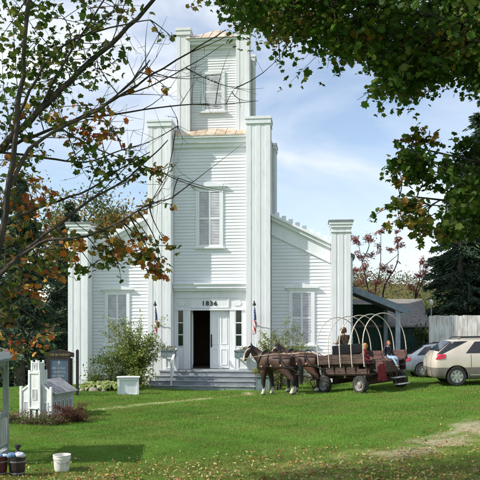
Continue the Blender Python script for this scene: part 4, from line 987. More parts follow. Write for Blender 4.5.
# ------------------------------------------------------------------ people
def fingers(hand, dirv, across, thumb_side, scale, b):
    dirv = Vector(dirv).normalized(); across = Vector(across).normalized(); nrm = dirv.cross(across)
    for i,(o_,l_) in enumerate(((-.027,.060),(-.009,.070),(.010,.066),(.027,.050))):
        p0 = Vector(hand)+across*o_*scale+dirv*.045*scale; p1 = p0+dirv*l_*.5*scale+nrm*.006*scale; p2 = p1+dirv*l_*.4*scale+nrm*.022*scale
        b.tube([p0,p1,p2],[.0095*scale,.0088*scale,.006*scale],6)
    p0 = Vector(hand)+across*thumb_side*.030*scale-dirv*.01*scale; b.tube([p0,p0+across*thumb_side*.028*scale+dirv*.022*scale,p0+across*thumb_side*.030*scale+dirv*.052*scale],[.012*scale,.0105*scale,.007*scale],6)
def person(root, sc, pose, mats, hair, headdir=0, hairlen=.12, jacket_hem=None):
    """pose: joints in metres for an adult, hips at the origin, x = facing direction; colours by nearest bone"""
    J = pose; names = list(J); idx = {n:i for i,n in enumerate(names)}
    RAD = dict(hip=(.155,.125),waist=(.135,.11),chest=(.16,.115),neck0=(.07,.07),neck=(.052,.052),headb=(.062,.07),
               lhip=.10,rhip=.10,lknee=.066,rknee=.066,lank=.045,rank=.045,lheel=.045,rheel=.045,ltoe=.036,rtoe=.036,lsh=.075,rsh=.075,lel=.050,rel=.050,lwr=.032,rwr=.032,lhand=(.042,.022),rhand=(.042,.022))
    ED = [('hip','waist'),('waist','chest'),('chest','neck0'),('neck0','neck'),('neck','headb'),('hip','lhip'),('hip','rhip'),('lhip','lknee'),('rhip','rknee'),('lknee','lank'),('rknee','rank'),('lank','lheel'),('rank','rheel'),('lheel','ltoe'),('rheel','rtoe'),
          ('chest','lsh'),('chest','rsh'),('lsh','lel'),('rsh','rel'),('lel','lwr'),('rel','rwr'),('lwr','lhand'),('rwr','rhand')]
    v, f = skin([Vector(J[n])*sc for n in names], [(idx[a],idx[c_]) for a,c_ in ED], [tuple(q*sc for q in RAD[n]) if hasattr(RAD[n],'__len__') else RAD[n]*sc for n in names], 2)
    b = MB(); b.v = list(v); b.f = list(f); b.m = []
    reg = {('hip','waist'):0,('waist','chest'):0,('chest','neck0'):0,('neck0','neck'):2,('neck','headb'):2,('hip','lhip'):1,('hip','rhip'):1,('lhip','lknee'):1,('rhip','rknee'):1,('lknee','lank'):1,('rknee','rank'):1,('lank','lheel'):3,('rank','rheel'):3,('lheel','ltoe'):3,('rheel','rtoe'):3,
           ('chest','lsh'):0,('chest','rsh'):0,('lsh','lel'):0,('rsh','rel'):0,('lel','lwr'):0,('rel','rwr'):0,('lwr','lhand'):2,('rwr','rhand'):2}
    segs = [(Vector(J[a])*sc, Vector(J[c_])*sc, reg[(a,c_)]) for a,c_ in ED]
    for fc in f:
        ctr = sum((Vector(v[i]) for i in fc), Vector())/len(fc); best = 9; q = 0
        for a, c_, r_ in segs:
            d = c_-a; t = max(0,min(1,(ctr-a).dot(d)/max(d.length_squared,1e-9))); l_ = (ctr-a-d*t).length
            if l_ < best: best, q = l_, r_
        b.m.append(q)
    # head, turned on the neck; face with brow, nose, mouth, ears
    hc = Vector(J['headb'])*sc+Vector((0,0,.075*sc)); hm_ = Matrix.Translation(hc) @ Matrix.Rotation(headdir,4,'Z') @ Matrix.Scale(sc,4)
    b.M = hm_; b.mat = 2
    o0 = len(b.v); b.ball((0,0,0),(.098,.078,.118),18,12)
    for i in range(o0, len(b.v)):
        p = hm_.inverted() @ Vector(b.v[i])
        if p.z < -.02: p.y *= 1-.9*min(.1,-p.z-.02)*3.2; p.x = p.x*(1-.5*min(.1,-p.z-.02))+.012
        b.v[i] = tuple(hm_ @ p)
    b.tube([(.092,0,.012),(.112,0,-.020),(.096,0,-.028)],[.010,.014,.006],7)
    for sd in (-1,1): b.ball((-.005,sd*.080,-.008),(.020,.012,.030),8,6); b.tube([(.088,sd*.018,.026),(.090,sd*.034,.030),(.078,sd*.050,.024)],[.005,.007,.004],6)
    b.tube([(.086,-.022,-.057),(.096,0,-.056),(.086,.022,-.057)],[.004,.0075,.004],6)
    b.M = Matrix()
    for h_, w_, e_, ts in (('lhand','lwr','lel',1),('rhand','rwr','rel',-1)):
        d = Vector(J[h_])-Vector(J[w_]); ac = d.cross(Vector((0,0,1)));  ac = ac if ac.length > .01 else Vector((0,1,0)); fingers(Vector(J[h_])*sc, d, ac, ts, sc*1.05, b)
    body = b.build('body', [M[k] for k in mats], root, smooth=True)
    e = MB(); e.M = hm_
    for sd in (-1,1): e.ball((.083,sd*.031,.012),(.012,.013,.009),8,6)
    e.build('eye', M['black'], root, smooth=True)
    h = MB(); h.M = hm_
    h.ball((-.014,0,.022),(.104,.090,.112),16,10)
    keep = [fc for fc in h.f if not all(((hm_.inverted() @ Vector(h.v[i])).x > .045 and (hm_.inverted() @ Vector(h.v[i])).z < .075) or (hm_.inverted() @ Vector(h.v[i])).z < -.05 for i in fc)]
    h.f = keep; h.m = [0]*len(keep); rr_ = random.Random(7)
    for i in range(240):
        a = rr_.uniform(.85, 2*PI-.75); p = Vector((math.cos(a)*.092-.012, math.sin(a)*.080, rr_.uniform(.0,.07))); q = Vector((p.x*1.04-.008, p.y*1.04, p.z-hairlen*rr_.uniform(.6,1.1)))
        h.tube([p, p.lerp(q,.5)+Vector((p.x,p.y,0))*.12, q],[.010,.011,.003],4)
    h.build('hair', M[hair], root, smooth=True)
    return body
M['skin'] = mat('skin', (.55,.33,.24), .5, (.48,.27,.19), 20); M['redjacket'] = mat('red_fleece', (.27,.03,.04), .9, (.15,.015,.022), 14); M['darktop'] = mat('dark_charcoal_knit', (.035,.035,.045), .9, (.02,.02,.028), 14)
M['jeans'] = mat('light_blue_denim', (.30,.40,.55), .85, (.20,.29,.43), 7); M['darkpants'] = mat('black_trousers', (.018,.017,.02), .85); M['blond'] = mat('blond_hair', (.48,.27,.11), .6, (.34,.17,.06), 25); M['ginger'] = mat('ginger_hair', (.42,.13,.04), .6, (.28,.08,.025), 25)
M['camo'] = mat('mottled_brown_jacket', (.22,.145,.085), .9, (.04,.026,.018), 16, lo=.44, hi=.56); M['brownhair'] = mat('brown_hair', (.12,.07,.04), .7, (.06,.035,.02), 20); M['shoe'] = mat('grey_shoe', (.25,.23,.22), .7); M['boot'] = mat('brown_boot', (.05,.03,.02), .6)
def sitpose(knee=.44, kd=-.02, shin=.43, lean=.02, arms='lap', spread=.10, toe=.16, kick=(0,0)):
    P = dict(hip=(0,0,.02),waist=(lean*.4,0,.20),chest=(lean,0,.40),neck0=(lean,0,.50),neck=(lean+.01,0,.545),headb=(lean+.03,0,.585),
             lhip=(.06,.09,0),rhip=(.06,-.09,0),lknee=(knee,spread,kd),rknee=(knee,-spread,kd),
             lank=(knee+.02+kick[0],spread,kd-shin+.0),rank=(knee+.02+kick[1],-spread,kd-shin+abs(kick[1])*.8),
             lsh=(lean,.18,.45),rsh=(lean,-.18,.45))
    for s_ in 'lr':
        a = P[s_+'ank']; P[s_+'heel'] = (a[0]-.015,a[1],a[2]-.065); P[s_+'toe'] = (a[0]+toe,a[1]*1.1,a[2]-.075)
    sg = {'l':1,'r':-1}
    for s_ in 'lr':
        k = sg[s_]
        if arms == 'lap': P[s_+'el']=(lean+.04,k*.23,.20); P[s_+'wr']=(.26,k*.12,.10); P[s_+'hand']=(.34,k*.08,.09)
        elif arms == 'reins': P[s_+'el']=(lean+.06,k*.24,.20); P[s_+'wr']=(.30,k*.12,.20); P[s_+'hand']=(.38,k*.09,.21)
        else: P[s_+'el']=(lean-.02,k*.27,.22); P[s_+'wr']=(.08,k*.28,.02); P[s_+'hand']=(.14,k*.27,-.02)
    return P
def in_wagon(x_, y_, z_): return wagon_m @ Vector((x_, y_, z_))
# driver on the front seat, seen from behind
p = in_wagon(hx-.28, -.06, 1.60); root = empty('person', p, WY, 'person in a mottled brown jacket sitting high on the front seat of the wagon', 'person')
person(root, 1.12, sitpose(.42,-.06,.42,.03,'reins'), ('camo','darkpants','skin','boot'), 'brownhair', R(15), .10)
b = MB(); b.lathe([(.115,.05),(.112,.10),(.09,.145),(.04,.165),(0,.168)],16,(.05,0,.715),'z',False); b.add([(.14,-.08,.775),(.26,-.05,.765),(.26,.05,.765),(.14,.08,.775),(.14,-.08,.785),(.26,-.05,.775),(.26,.05,.775),(.14,.08,.785)],[(0,1,2,3),(7,6,5,4),(0,4,5,1),(1,5,6,2),(2,6,7,3)]); b.build('cap', M['camo'], root, smooth=True)
# girl in red at the near rear corner, facing in and back
p = in_wagon(-hx+.34, hy-.20, 1.10+.115); root = empty('person', p, WY+R(215), 'blond child in a red jacket sitting at the near back corner of the wagon', 'person')
person(root, .78, sitpose(.44,-.03,.40,.0,'lap'), ('redjacket','darkpants','skin','shoe'), 'blond', R(20), .20)
b = MB(); b.lathe([(.15,.10),(.185,.02),(.22,-.12),(.20,-.13),(.16,.0)],18,(.02,0,0),'z',False); b.build('jacket_hem', M['redjacket'], root, smooth=True)
# red blanket hanging over the side below her
b = MB()
nU, nV = 14, 12; vs = [];fs=[]
for j in range(nV+1):
    for i in range(nU+1):
        u = i/nU; t = j/nV; vs.append((-.22+.44*u*(1-.25*(t<.1)), .0+.030*math.sin(u*14+t*2)*(.3+t), -.62*t-.03*math.sin(u*6)*t))
for j in range(nV):
    for i in range(nU): a=j*(nU+1)+i; fs.append((a,a+1,a+nU+2,a+nU+1))
b.add(vs,fs); b.add([(x_,y_+.012,z_) for x_,y_,z_ in vs],[tuple(reversed(q)) for q in fs]); o = b.build('red_blanket', M['redjacket'], smooth=True)
o.matrix_world = wagon_m @ Matrix.Translation((-hx-.03,.42,1.02)) @ Matrix.Rotation(R(90),4,'Z'); tag(o,'red cloth hanging down at the open back of the wagon below the blond child','cloth')
# child in jeans at the far rear corner, legs out of the back
p = in_wagon(-hx+.30, -hy+.62, 1.09+.12); root = empty('person', p, WY+R(172), 'ginger haired child in dark top and blue jeans in the open back of the wagon', 'person')
person(root, .80, sitpose(.46,-.01,.44,-.02,'side',.12,.16,(-.02,.20)), ('darktop','jeans','skin','shoe'), 'ginger', R(-25), .10)
# ------------------------------------------------------------------ cars
def interp(xs, ys, x): return float(np.interp(x, xs, ys))
M['tyre'] = mat('car_tyre', (.025,.025,.027), .8); M['alloy'] = mat('alloy_rim', (.62,.62,.63), .3, metal=.8); M['tail'] = mat('red_tail_light', (.55,.02,.05), .2, spec=.6); M['tint'] = mat('tinted_window', (.012,.014,.018), .06, spec=.7)
M['clad'] = mat('grey_brown_cladding', (.17,.155,.135), .5, (.13,.12,.105), 4); M['chrome'] = mat('bright_strip', (.6,.6,.6), .25, metal=.9); M['lampclear'] = mat('clear_lamp', (.6,.62,.65), .15)
def carpaint(name, c):
    m = mat(name, c, .32, tuple(x*.94 for x in c), 1.5, metal=.25, spec=.5, coat=.6); M[name] = m
carpaint('champagne_paint', (.60,.53,.44)); carpaint('silver_paint', (.19,.22,.26)); carpaint('blue_paint', (.035,.07,.16))
def car(name, st, wheels, wr, paintm, label, windows, group=None, clad=None, tail=None, head=None, cat='car', rg=2):
    """st: stations (x, zlow, zbelt, zroof, half width, half width of the roof); rear at x = 0"""
    root = empty(name, (0,0,0), 0, label, cat, group)
    X0 = [s[0] for s in st]; g = lambda k, x: interp(X0, [s[k] for s in st], x)
    def rings(xs, zcut=None, grow=0):
        out = []
        for x in xs:
            zl, zb, zr, w_, wr_ = (g(k,x) for k in range(1,6)); w_ += grow
            p = [(0,zl),(w_*.9,zl),(w_*.985,zl+.10),(w_,zl+.3),(w_*.995,zb-.16),(w_*.965,zb),(w_*.965+(wr_-w_*.965)*.5,zb+(zr-.07-zb)*.5),(wr_*1.0,zr-.07),(wr_*.88,zr-.01),(0,zr+.015)]
            if zcut: p = [(0,zl),(w_*.9,zl),(w_*.985,zl+.10),(w_,min(zl+.3,zcut-.03)),(w_,zcut),(w_-.04,zcut+.003),(0,zcut+.003)]
            out.append([(x,-y,z) for y,z in p[::-1][:-1]] + [(x,y,z) for y,z in p])
        return out
    def loft(rg):
        vs = [p for r_ in rg for p in r_]; n_ = len(rg[0]); fs = [tuple(range(n_-1,-1,-1)), tuple(range((len(rg)-1)*n_, len(rg)*n_))]
        for i in range(len(rg)-1):
            for j in range(n_):
                q = (j+1)%n_; fs.append((i*n_+j, i*n_+q, (i+1)*n_+q, (i+1)*n_+j))
        return vs, fs
    xs = sorted(set([round(x,3) for x in np.linspace(X0[0],X0[-1],44)]+X0))
    cutm = MB()
    for wx in wheels:
        for sd in (-1,1): cutm.lathe([(wr*1.16,-.5*.0+(.55 if sd>0 else -1.2)),(wr*1.16,1.2 if sd>0 else -.55)], 36, (wx,0,wr), 'y')
    cutter = cutm.build('cutter', M['rubber'])
    def carve(o):
        md = o.modifiers.new('b','BOOLEAN'); md.operation = 'DIFFERENCE'; md.object = cutter; md.solver = 'EXACT'
        dg = bpy.context.evaluated_depsgraph_get(); dg.update(); me = bpy.data.meshes.new_from_object(o.evaluated_get(dg)); o.modifiers.clear(); old = o.data; o.data = me; bpy.data.meshes.remove(old)
        me.polygons.foreach_set('use_smooth', [True]*len(me.polygons)); me.set_sharp_from_angle(angle=R(60))
    b = MB(); b.add(*loft(rings(xs))); body = b.build('body', M[paintm], root); carve(body)
    if clad:
        b = MB(); b.add(*loft(rings(xs, clad, .018))); o = b.build('lower_cladding', M['clad'], root); carve(o)
        for sd in (-1,1): b = MB(); b.box(wheels[0]+wr*1.3, wheels[1]-wr*1.3, sd*(g(4,2)+.012)-.02, sd*(g(4,2)+.012)+.02, .40,.435); b.build('side_strip', M['chrome'], root)
    bpy.data.objects.remove(cutter)
    def side_y(x, z):
        zl, zb, zr, w_, wr_ = (g(k,x) for k in range(1,6)); return float(np.interp(z, [zl,zl+.1,zl+.3,max(zl+.31,zb-.16),max(zl+.32,zb),max(zl+.33,zr-.07),zr+.02], [w_*.9,w_*.985,w_,w_*.995,w_*.965,wr_,wr_*.86]))
    for poly, pname, pm in [(q,'window','tint') for q in windows]+([(((tail[0],tail[2]),(tail[1],tail[2]+.04),(tail[1]+.02,tail[3]),(tail[0]+.10,tail[3])),'tail_light','tail')] if tail else [])+[(((xs_,g(1,xs_)+.18),(xs_+.014,g(1,xs_)+.18),(xs_+.014,g(2,xs_)-.02),(xs_,g(2,xs_)-.02)),'door_seam','black') for xs_ in (wheels[0]+.52, wheels[0]+1.28, wheels[0]+2.3)]:
        for sd in (-1,1):
            b = MB(); n_ = 10; m_ = 6; (a0,a1,a2,a3) = poly; vs = []; fs = []
            for j in range(m_+1):
                for i in range(n_+1):
                    u, t = i/n_, j/m_; x = (a0[0]*(1-u)+a1[0]*u)*(1-t)+(a3[0]*(1-u)+a2[0]*u)*t; z = (a0[1]*(1-u)+a1[1]*u)*(1-t)+(a3[1]*(1-u)+a2[1]*u)*t
                    vs.append((x, sd*(side_y(x,z)+{'tint':.009,'black':.004,'tail':.022}[pm]), z))
            for j in range(m_):
                for i in range(n_): k = j*(n_+1)+i; fs.append((k,k+1,k+n_+2,k+n_+1))
            b.add(vs, fs); b.build(pname, M[pm], root, smooth=True)
    for sd in (-1,1): b = MB(); zr_ = g(3,1.5); b.tube([(st[rg+1][0]+.25,sd*(g(5,1.5)-.06),zr_+.0),(st[rg+1][0]+.35,sd*(g(5,1.5)-.05),zr_+.06),(st[rg+3][0]+.2,sd*(g(5,2)-.05),zr_+.06),(st[rg+3][0]+.3,sd*(g(5,2)-.06),zr_-.02)], .018, 6); b.build('roof_rail', M['black'], root)
    # rear and front glass follow the roof line
    for (xa, za, xb, zb_) in ((st[rg][0], g(3,st[rg][0]), st[rg+1][0], g(3,st[rg+1][0])),(st[-3][0], g(3,st[-3][0]), st[-4][0], g(3,st[-4][0]))):
        b = MB(); vs = []
        for k in range(7):
            t = .08+.84*k/6; x = xa+(xb-xa)*t; z = g(3,x)+.022; y = g(5,x)*.86; vs += [(x,-y,z),(x,y,z)]
        b.add(vs, [(2*k,2*k+1,2*k+3,2*k+2) for k in range(6)]); b.build('windscreen', M['tint'], root, smooth=True)
    for sd in (-1,1):
        if head:
            (xa,za) = head; b = MB(); b.add([(xa,sd*.45,za-.08),(xa,sd*.45,za+.08),(xa-.22,sd*(g(4,xa-.22)+.01),za+.10),(xa-.22,sd*(g(4,xa-.22)+.012),za-.06),(xa-.03,sd*.62,za+.09),(xa-.03,sd*.62,za-.07)],[(0,5,4,1),(5,3,2,4)]); b.build('headlight', M['lampclear'], root)
        b = MB(); b.box(wheels[0]+1.0, wheels[0]+1.19, sd*(g(4,wheels[0]+1.1)+.005)-.014, sd*(g(4,wheels[0]+1.1)+.005)+.014, g(2,2)-.13, g(2,2)-.09); b.build('handle', M['chrome'], root)
        b = MB(); b.ball((st[-4][0]-.55, sd*(g(4,3)+.10), g(2,3)+.07),(.07,.10,.08),10,7); b.build('mirror', M[paintm], root, smooth=True)
    for wx in wheels:
        for sd in (-1,1):
            yc = sd*(g(4,wx)-.115); b = MB(); h_ = .105
            b.lathe([(wr*.64,-h_),(wr*.9,-h_*1.04),(wr*.985,-h_*.8),(wr,-h_*.3),(wr,h_*.3),(wr*.985,h_*.8),(wr*.9,h_*1.04),(wr*.64,h_)], 40, (wx,yc,wr), 'y', False); tw = b.build('wheel', M['tyre'], root, smooth=True)
            b = MB(); prof = [(wr*.66,-h_*.9),(wr*.66,h_*.9),(wr*.60,h_*.92),(wr*.57,-h_*.2),(0,-h_*.2)]
            prof = prof if sd > 0 else [(r_,-z_) for r_,z_ in prof]
            b.lathe(prof, 36, (wx,yc,wr), 'y', False)
            for k in range(7):
                a = 2*PI*k/7+.2; c_ = Vector((math.cos(a),0,math.sin(a))); pr = Vector((-c_.z,0,c_.x)); o_ = Vector((wx,yc+sd*h_*.62,wr)); w0, w1 = .038, .055
                q = [o_+c_*.03-pr*w0, o_+c_*wr*.62-pr*w1*.75, o_+c_*wr*.62+pr*w1*.75, o_+c_*.03+pr*w0]
                b.add(q+[p_-Vector((0,sd*.05,0)) for p_ in q], [(0,1,2,3),(7,6,5,4),(0,4,5,1),(2,6,7,3)])
            b.lathe([(.065,sd*h_*.5),(.055,sd*h_*.72),(0,sd*h_*.74)], 16, (wx,yc,wr), 'y', False); b.build('rim', M['alloy'], tw, smooth=True)
    return root
SUVST = [(0,.38,.72,.80,.64,.5),(.02,.35,.82,.90,.75,.62),(.06,.33,.96,1.04,.835,.72),(.13,.31,1.09,1.16,.882,.785),(.22,.30,1.17,1.25,.905,.80),(.78,.27,1.20,1.69,.925,.68),(1.3,.25,1.20,1.74,.93,.67),(2.5,.25,1.20,1.74,.93,.67),(3.05,.25,1.18,1.64,.925,.66),(3.85,.26,1.08,1.15,.90,.74),(4.55,.30,.92,.98,.84,.66),(4.72,.38,.72,.78,.68,.5)]
suv = car('parked_car', SUVST, (.88,3.72), .365, 'champagne_paint', 'champagne beige sport utility car with grey lower panels parked at the right edge',
    [((.20,1.205),(.36,1.205),(1.36,1.67),(.74,1.655)),((1.22,1.22),(2.12,1.22),(2.12,1.655),(1.62,1.645)),((2.20,1.22),(3.45,1.22),(2.95,1.60),(2.20,1.655))], None, .70, (.10,.46,1.00,1.20), (4.66,.80), rg=4)
sit(suv, 7.22, 26.95, R(0), (1.6,.8)); suv.location.z = gz(8,26.95)-.03; suv.rotation_euler = (0,R(-1.0),R(-1.5))
SEDST = [(0,.36,.70,.76,.66,.5),(.06,.30,.86,.94,.80,.62),(.35,.27,.92,1.02,.86,.66),(1.05,.24,.94,1.40,.87,.58),(1.6,.23,.94,1.44,.875,.57),(2.3,.23,.93,1.42,.875,.57),(3.15,.24,.88,.95,.86,.66),(4.1,.28,.76,.82,.80,.6),(4.35,.36,.62,.68,.66,.45)]
SEDW = [((.62,.96),(1.20,.96),(1.30,1.33),(1.02,1.31)),((1.28,.95),(2.0,.95),(1.98,1.34),(1.38,1.335)),((2.08,.95),(2.86,.94),(2.36,1.31),(2.08,1.34))]
sil = car('parked_car', SEDST, (.82,3.45), .31, 'silver_paint', 'silver grey car half hidden between the wagon and the beige car', SEDW, tail=(.07,.30,.72,.88), head=(4.28,.66))
sit(sil, 7.25, 31.4, R(-4), (1.5,.7))
blu = car('parked_car', SEDST, (.82,3.45), .31, 'blue_paint', 'dark blue car seen far off beyond the gazebo, in front of the dark trees', SEDW, tail=(.07,.30,.72,.88), head=(4.28,.66))
blu.location = (-15.3, 43.0, gz(-13.8,42)+.0); blu.rotation_euler = (0,0,R(-38))

# ------------------------------------------------------------------ carport, shed, board fence, yard lamp
root = empty('carport', CW(6.85,1.4,-.2), CH_RZ, 'open lean-to carport with slate blue fascia on the right side of the church', 'carport')
b = MB(); za, zb_ = 4.62, 3.54
b.prism([(0,za-.12),(2.62,zb_-.12),(2.62,zb_),(0,za)], .06, 6.2); b.build('roof', M['shingle'], root)
b = MB(); b.prism([(0,za-.30),(2.60,zb_-.30),(2.66,zb_-.04),(2.66,zb_+.015),(0,za+.012)], 0, .055); b.box(2.63,2.75,-.02,6.2,zb_-.16,zb_-.03); b.build('fascia', M['fascia'], root)
for vv in (.12,5.9): b = MB(); b.box(2.02,2.24,vv,vv+.22,-.1,zb_-.02+.05); b.build('post', M['postblue'], root, bevel=.008)
b = MB(); b.box(-.05,2.2,6.22,6.32,-.1,3.9); b.build('back_wall', M['greenwall'], root)
x0, y0 = 6.4, 40.0; z0 = -.1; root = empty('shed', (x0,y0,z0), R(-4), 'dark green shed with a grey felt roof behind the carport', 'shed')
b = MB(); b.box(0,4.1,0,4.4,-.6,2.62); b.build('wall', M['greenwall'], root)
b = MB(); b.add([(-.3,-.35,2.50),(4.35,-.35,2.50),(4.35,2.2,4.08),(-.3,2.2,4.08),(4.35,4.75,2.5),(-.3,4.75,2.5),(-.3,-.35,2.60),(4.35,-.35,2.60),(4.35,2.2,4.18),(-.3,2.2,4.18),(4.35,4.75,2.6),(-.3,4.75,2.6)],[(6,7,8,9),(9,8,10,11),(0,3,2,1),(3,5,4,2),(0,1,7,6),(5,11,10,4),(1,2,8,7),(2,4,10,8),(0,6,9,3),(3,9,11,5)]); b.add([(4.1,0,2.62),(4.1,4.4,2.62),(4.1,2.2,3.98)],[(0,1,2)]); b.add([(0,0,2.62),(0,4.4,2.62),(0,2.2,3.98)],[(2,1,0)]); b.build('roof', M['greyroof'], root)
root = empty('board_fence', (9.62,35.6,0), R(-3), 'tall fence of flaking white boards behind the beige car', 'fence')
b = MB(); x = 0
while x < 8:
    w_ = random.uniform(.20,.27); o_ = random.uniform(-.012,.012); b.box(x, x+w_-.012, o_, o_+.025, -.3, 3.03+random.uniform(-.02,.02)); x += w_
b.build('boards', M['oldwhite'], root)
b = MB()
for z_ in (.6,1.7,2.7): b.box(0,8,.04,.10,z_,z_+.1)
b.build('rail', M['oldwhite'], root)
for q in range(4): b = MB(); b.box(.02+q*2.6,.13+q*2.6,.102,.21,-.4,3.0); b.build('post', M['oldwhite'], root)
root = empty('yard_lamp', (10.0,36.6,.3), 0, 'thin pole with a small white lamp rising above the white board fence', 'lamp')
b = MB(); b.tube([(0,0,-.2),(0,0,3.35)],[.045,.035],8); b.build('pole', M['steel'], root); b = MB(); b.lathe([(0,3.3),(.05,3.3),(.10,3.42),(.10,3.50),(.03,3.58),(0,3.59)],12); b.build('lamp_head', M['plastic'], root, smooth=True)

# ------------------------------------------------------------------ background trees
for x, y, h, r, lb, n in ((-12.6,40,12.8,4.0,'tall dark spruce rising behind the notice board, left of the church',30000),(-10.3,42.5,9.8,2.7,'smaller dark spruce close to the left corner pillar of the church',18000),(-16.2,44,14.5,4.6,'broad dark spruce at the far left edge behind the gazebo roof',26000),
                          (15.9,43,20.5,5.6,'very tall dark spruce at the right edge of the photo above the board fence',70000),(12.9,41,11.5,3.2,'shorter dark spruce just right of the yard lamp behind the fence',34000),(-11.9,49,12.5,3.4,'dark spruce standing back between the two nearer spruces left of the church',18000),(17.2,40,10,3.2,'dark green spruce at the right edge low behind the board fence',26000)):
    spruce(x, y, gz(x,y), h, r, lb, n)
OL2 = OLIVE+GREEN
tree('autumn_tree', -15.2, 52, gz(-15.2,52), 3, .28, (10.2,4.4,4,4.6), 5200, .34, OLIVE+GOLD[:1]+ORANGE[:1], 'olive and gold leafed tree showing above the dark spruces on the left', 30, group='autumn trees behind the church')
tree('autumn_tree', -13.6, 62, gz(-13.6,62), 4, .28, (10.6,3.6,3.4,4.6), 4200, .36, [(.10,.13,.05),(.13,.15,.06),(.08,.11,.04)], 'pale green tree top standing just behind the left corner pillar', 26, group='autumn trees behind the church')
tree('autumn_tree', -11.2, 66, gz(-11.2,66), 4, .25, (9.9,2.6,2.6,4.2), 2600, .36, PURPLE+OLIVE, 'muted purple tree top between the pale green and the orange one', 22, group='autumn trees behind the church')
tree('autumn_tree', -9.0, 60, gz(-9,60), 4, .3, (9.6,4.3,3.6,4.3), 5200, .34, ORANGE[:2]+GOLD+OLIVE, 'orange and gold tree top above the battlements of the left wing', 30, group='autumn trees behind the church')
for x, y, h, r, pal, lb in ((14.6,72,4.4,3.6,OLIVE+[(.20,.18,.05)],'low olive green tree in the gap right of the carport roof'),(18.2,80,4.2,4.0,OLIVE+GOLD[:1],'rounded olive tree beside the yard lamp far behind'),(21.5,76,5,4.0,GREEN+OLIVE,'green tree far behind the board fence')):
    tree('far_tree', x, y, gz(x,y), 1.5, .2, (h*.72,r,r*.8,h*.55), 2600, .34, pal, lb, 22, group='low trees in the distance on the right')
bush('shrub', 10.15, 38.3, .2, .6,.6,1.25, 900, .2, GREEN+[(.16,.19,.09)], 'green shrub in the gap between the green shed and the board fence', 'shrub', clumps=18)
def at(px, py, Y): return Vector(((px-240)/700*Y, Y, 2.7+(322-py)/700*Y))
def limb_tree(name, stems, label, clusters, pal, size, m, cat='tree', base=None, group=None, wts=None, r0=.07, sub=4, per_twig=True, cols=None, tmpl=LEAF, jit=.9, dens=1.0, twigs=0):
    """real limbs with known courses; every leaf cluster hangs on a twig from the nearest limb"""
    bp = base; o = empty(name, bp, 0, label, cat, group); b = MB(); pts_all = []
    for st, ra, rb in stems:
        pts = [Vector(p)-bp for p in st]; fine = []
        for i in range(len(pts)-1):
            for q in range(4):
                t = q/4; p0 = pts[max(0,i-1)]; p1 = pts[i]; p2 = pts[i+1]; p3 = pts[min(len(pts)-1,i+2)]
                fine.append(.5*((2*p1)+(p2-p0)*t+(2*p0-5*p1+4*p2-p3)*t*t+(3*p1-p0-3*p2+p3)*t**3))
        fine.append(pts[-1]); k = len(fine); jitr = [p+Vector((random.gauss(0,1),random.gauss(0,1),random.gauss(0,1)))*min(.018, .3*(ra+(rb-ra)*i/k)) if 0 < i < k-1 else p for i,p in enumerate(fine)]
        b.tube(jitr, [ra+(rb-ra)*i/(k-1) for i in range(k)], 7); pts_all += jitr
    P_ = []; C_ = []
    cand = [(i,p) for i,p in enumerate(pts_all) if p.z > 1.6 and i > 30]
    for q in range(twigs):
        i, p = random.choice(cand); d = (pts_all[min(i+1,len(pts_all)-1)]-p); d = d.normalized() if 0 < d.length < 1 else Vector((1,0,.3))
        L = random.uniform(.3,1.15); side = Vector((random.gauss(0,.5),random.gauss(0,.4),random.gauss(.15,.55))); e = p+(d*.85+side).normalized()*L
        e = e+Vector((0,0,random.uniform(-.05,.28)*L)); md_ = p.lerp(e,.5)+Vector((random.gauss(0,.10),random.gauss(0,.10),random.gauss(-.12,.08)))*L
        tw = [p*(1-t)**2+md_*2*t*(1-t)+e*t*t for t in (0,.2,.4,.6,.8,1)]; w0 = .0035+.004*L; b.tube(tw, [w0+(.0015-w0)*t for t in (0,.2,.4,.6,.8,1)], 5, False)
        for k in range(random.randint(1,4)):
            a_ = tw[random.randint(1,4)]; e2 = a_+((e-p).normalized()*.7+Vector((random.gauss(0,.5),random.gauss(0,.5),random.gauss(.1,.5)))).normalized()*L*random.uniform(.2,.5); b.tube([a_, a_.lerp(e2,.5)+Vector((random.gauss(0,.03),0,random.gauss(-.03,.03))), e2], [.003,.0022,.0012], 4, False)
    for c_, r_, n_, pal_ in clusters:
        n_ = int(n_*dens)
        c_ = Vector(c_)-bp; near = min(pts_all, key=lambda p: (p-c_).length)
        d_ = (c_-near).length; md_ = near.lerp(c_,.5)+Vector((random.gauss(0,.07),random.gauss(0,.07),.10))*min(1,d_*1.5)
        tw = [near*(1-t)**2+md_*2*t*(1-t)+c_*t*t for t in (0,.2,.4,.6,.8,1)]; w0 = min(.02,.006+.006*d_)
        b.tube(tw, [w0+(.004-w0)*t for t in (0,.2,.4,.6,.8,1)], 5, False)
        for q in range(sub):
            e = c_+Vector((random.gauss(0,1),random.gauss(0,1),random.gauss(-.1,.8)))*r_*.75; b.tube([c_.lerp(near,.25*random.random()), c_.lerp(e,.6)+Vector((0,0,.02)), e], [.005,.004,.002], 4, False)
            m_ = max(1, n_//sub); t = RNG.random((m_,1))**.6; s_ = np.array(c_)*(1-t)+np.array(e)*t
            P_.append(s_+RNG.normal(size=(m_,3))*r_*.29*np.array((1,1,.8))); C_.append(cols_from(pal_ or pal, m_, .3))
    b.build('trunk', M[m], o); leaves('crown', np.concatenate(P_), size, pal, 'leaf', o, tmpl=tmpl, jit=jit, cols=np.concatenate(C_)); return o
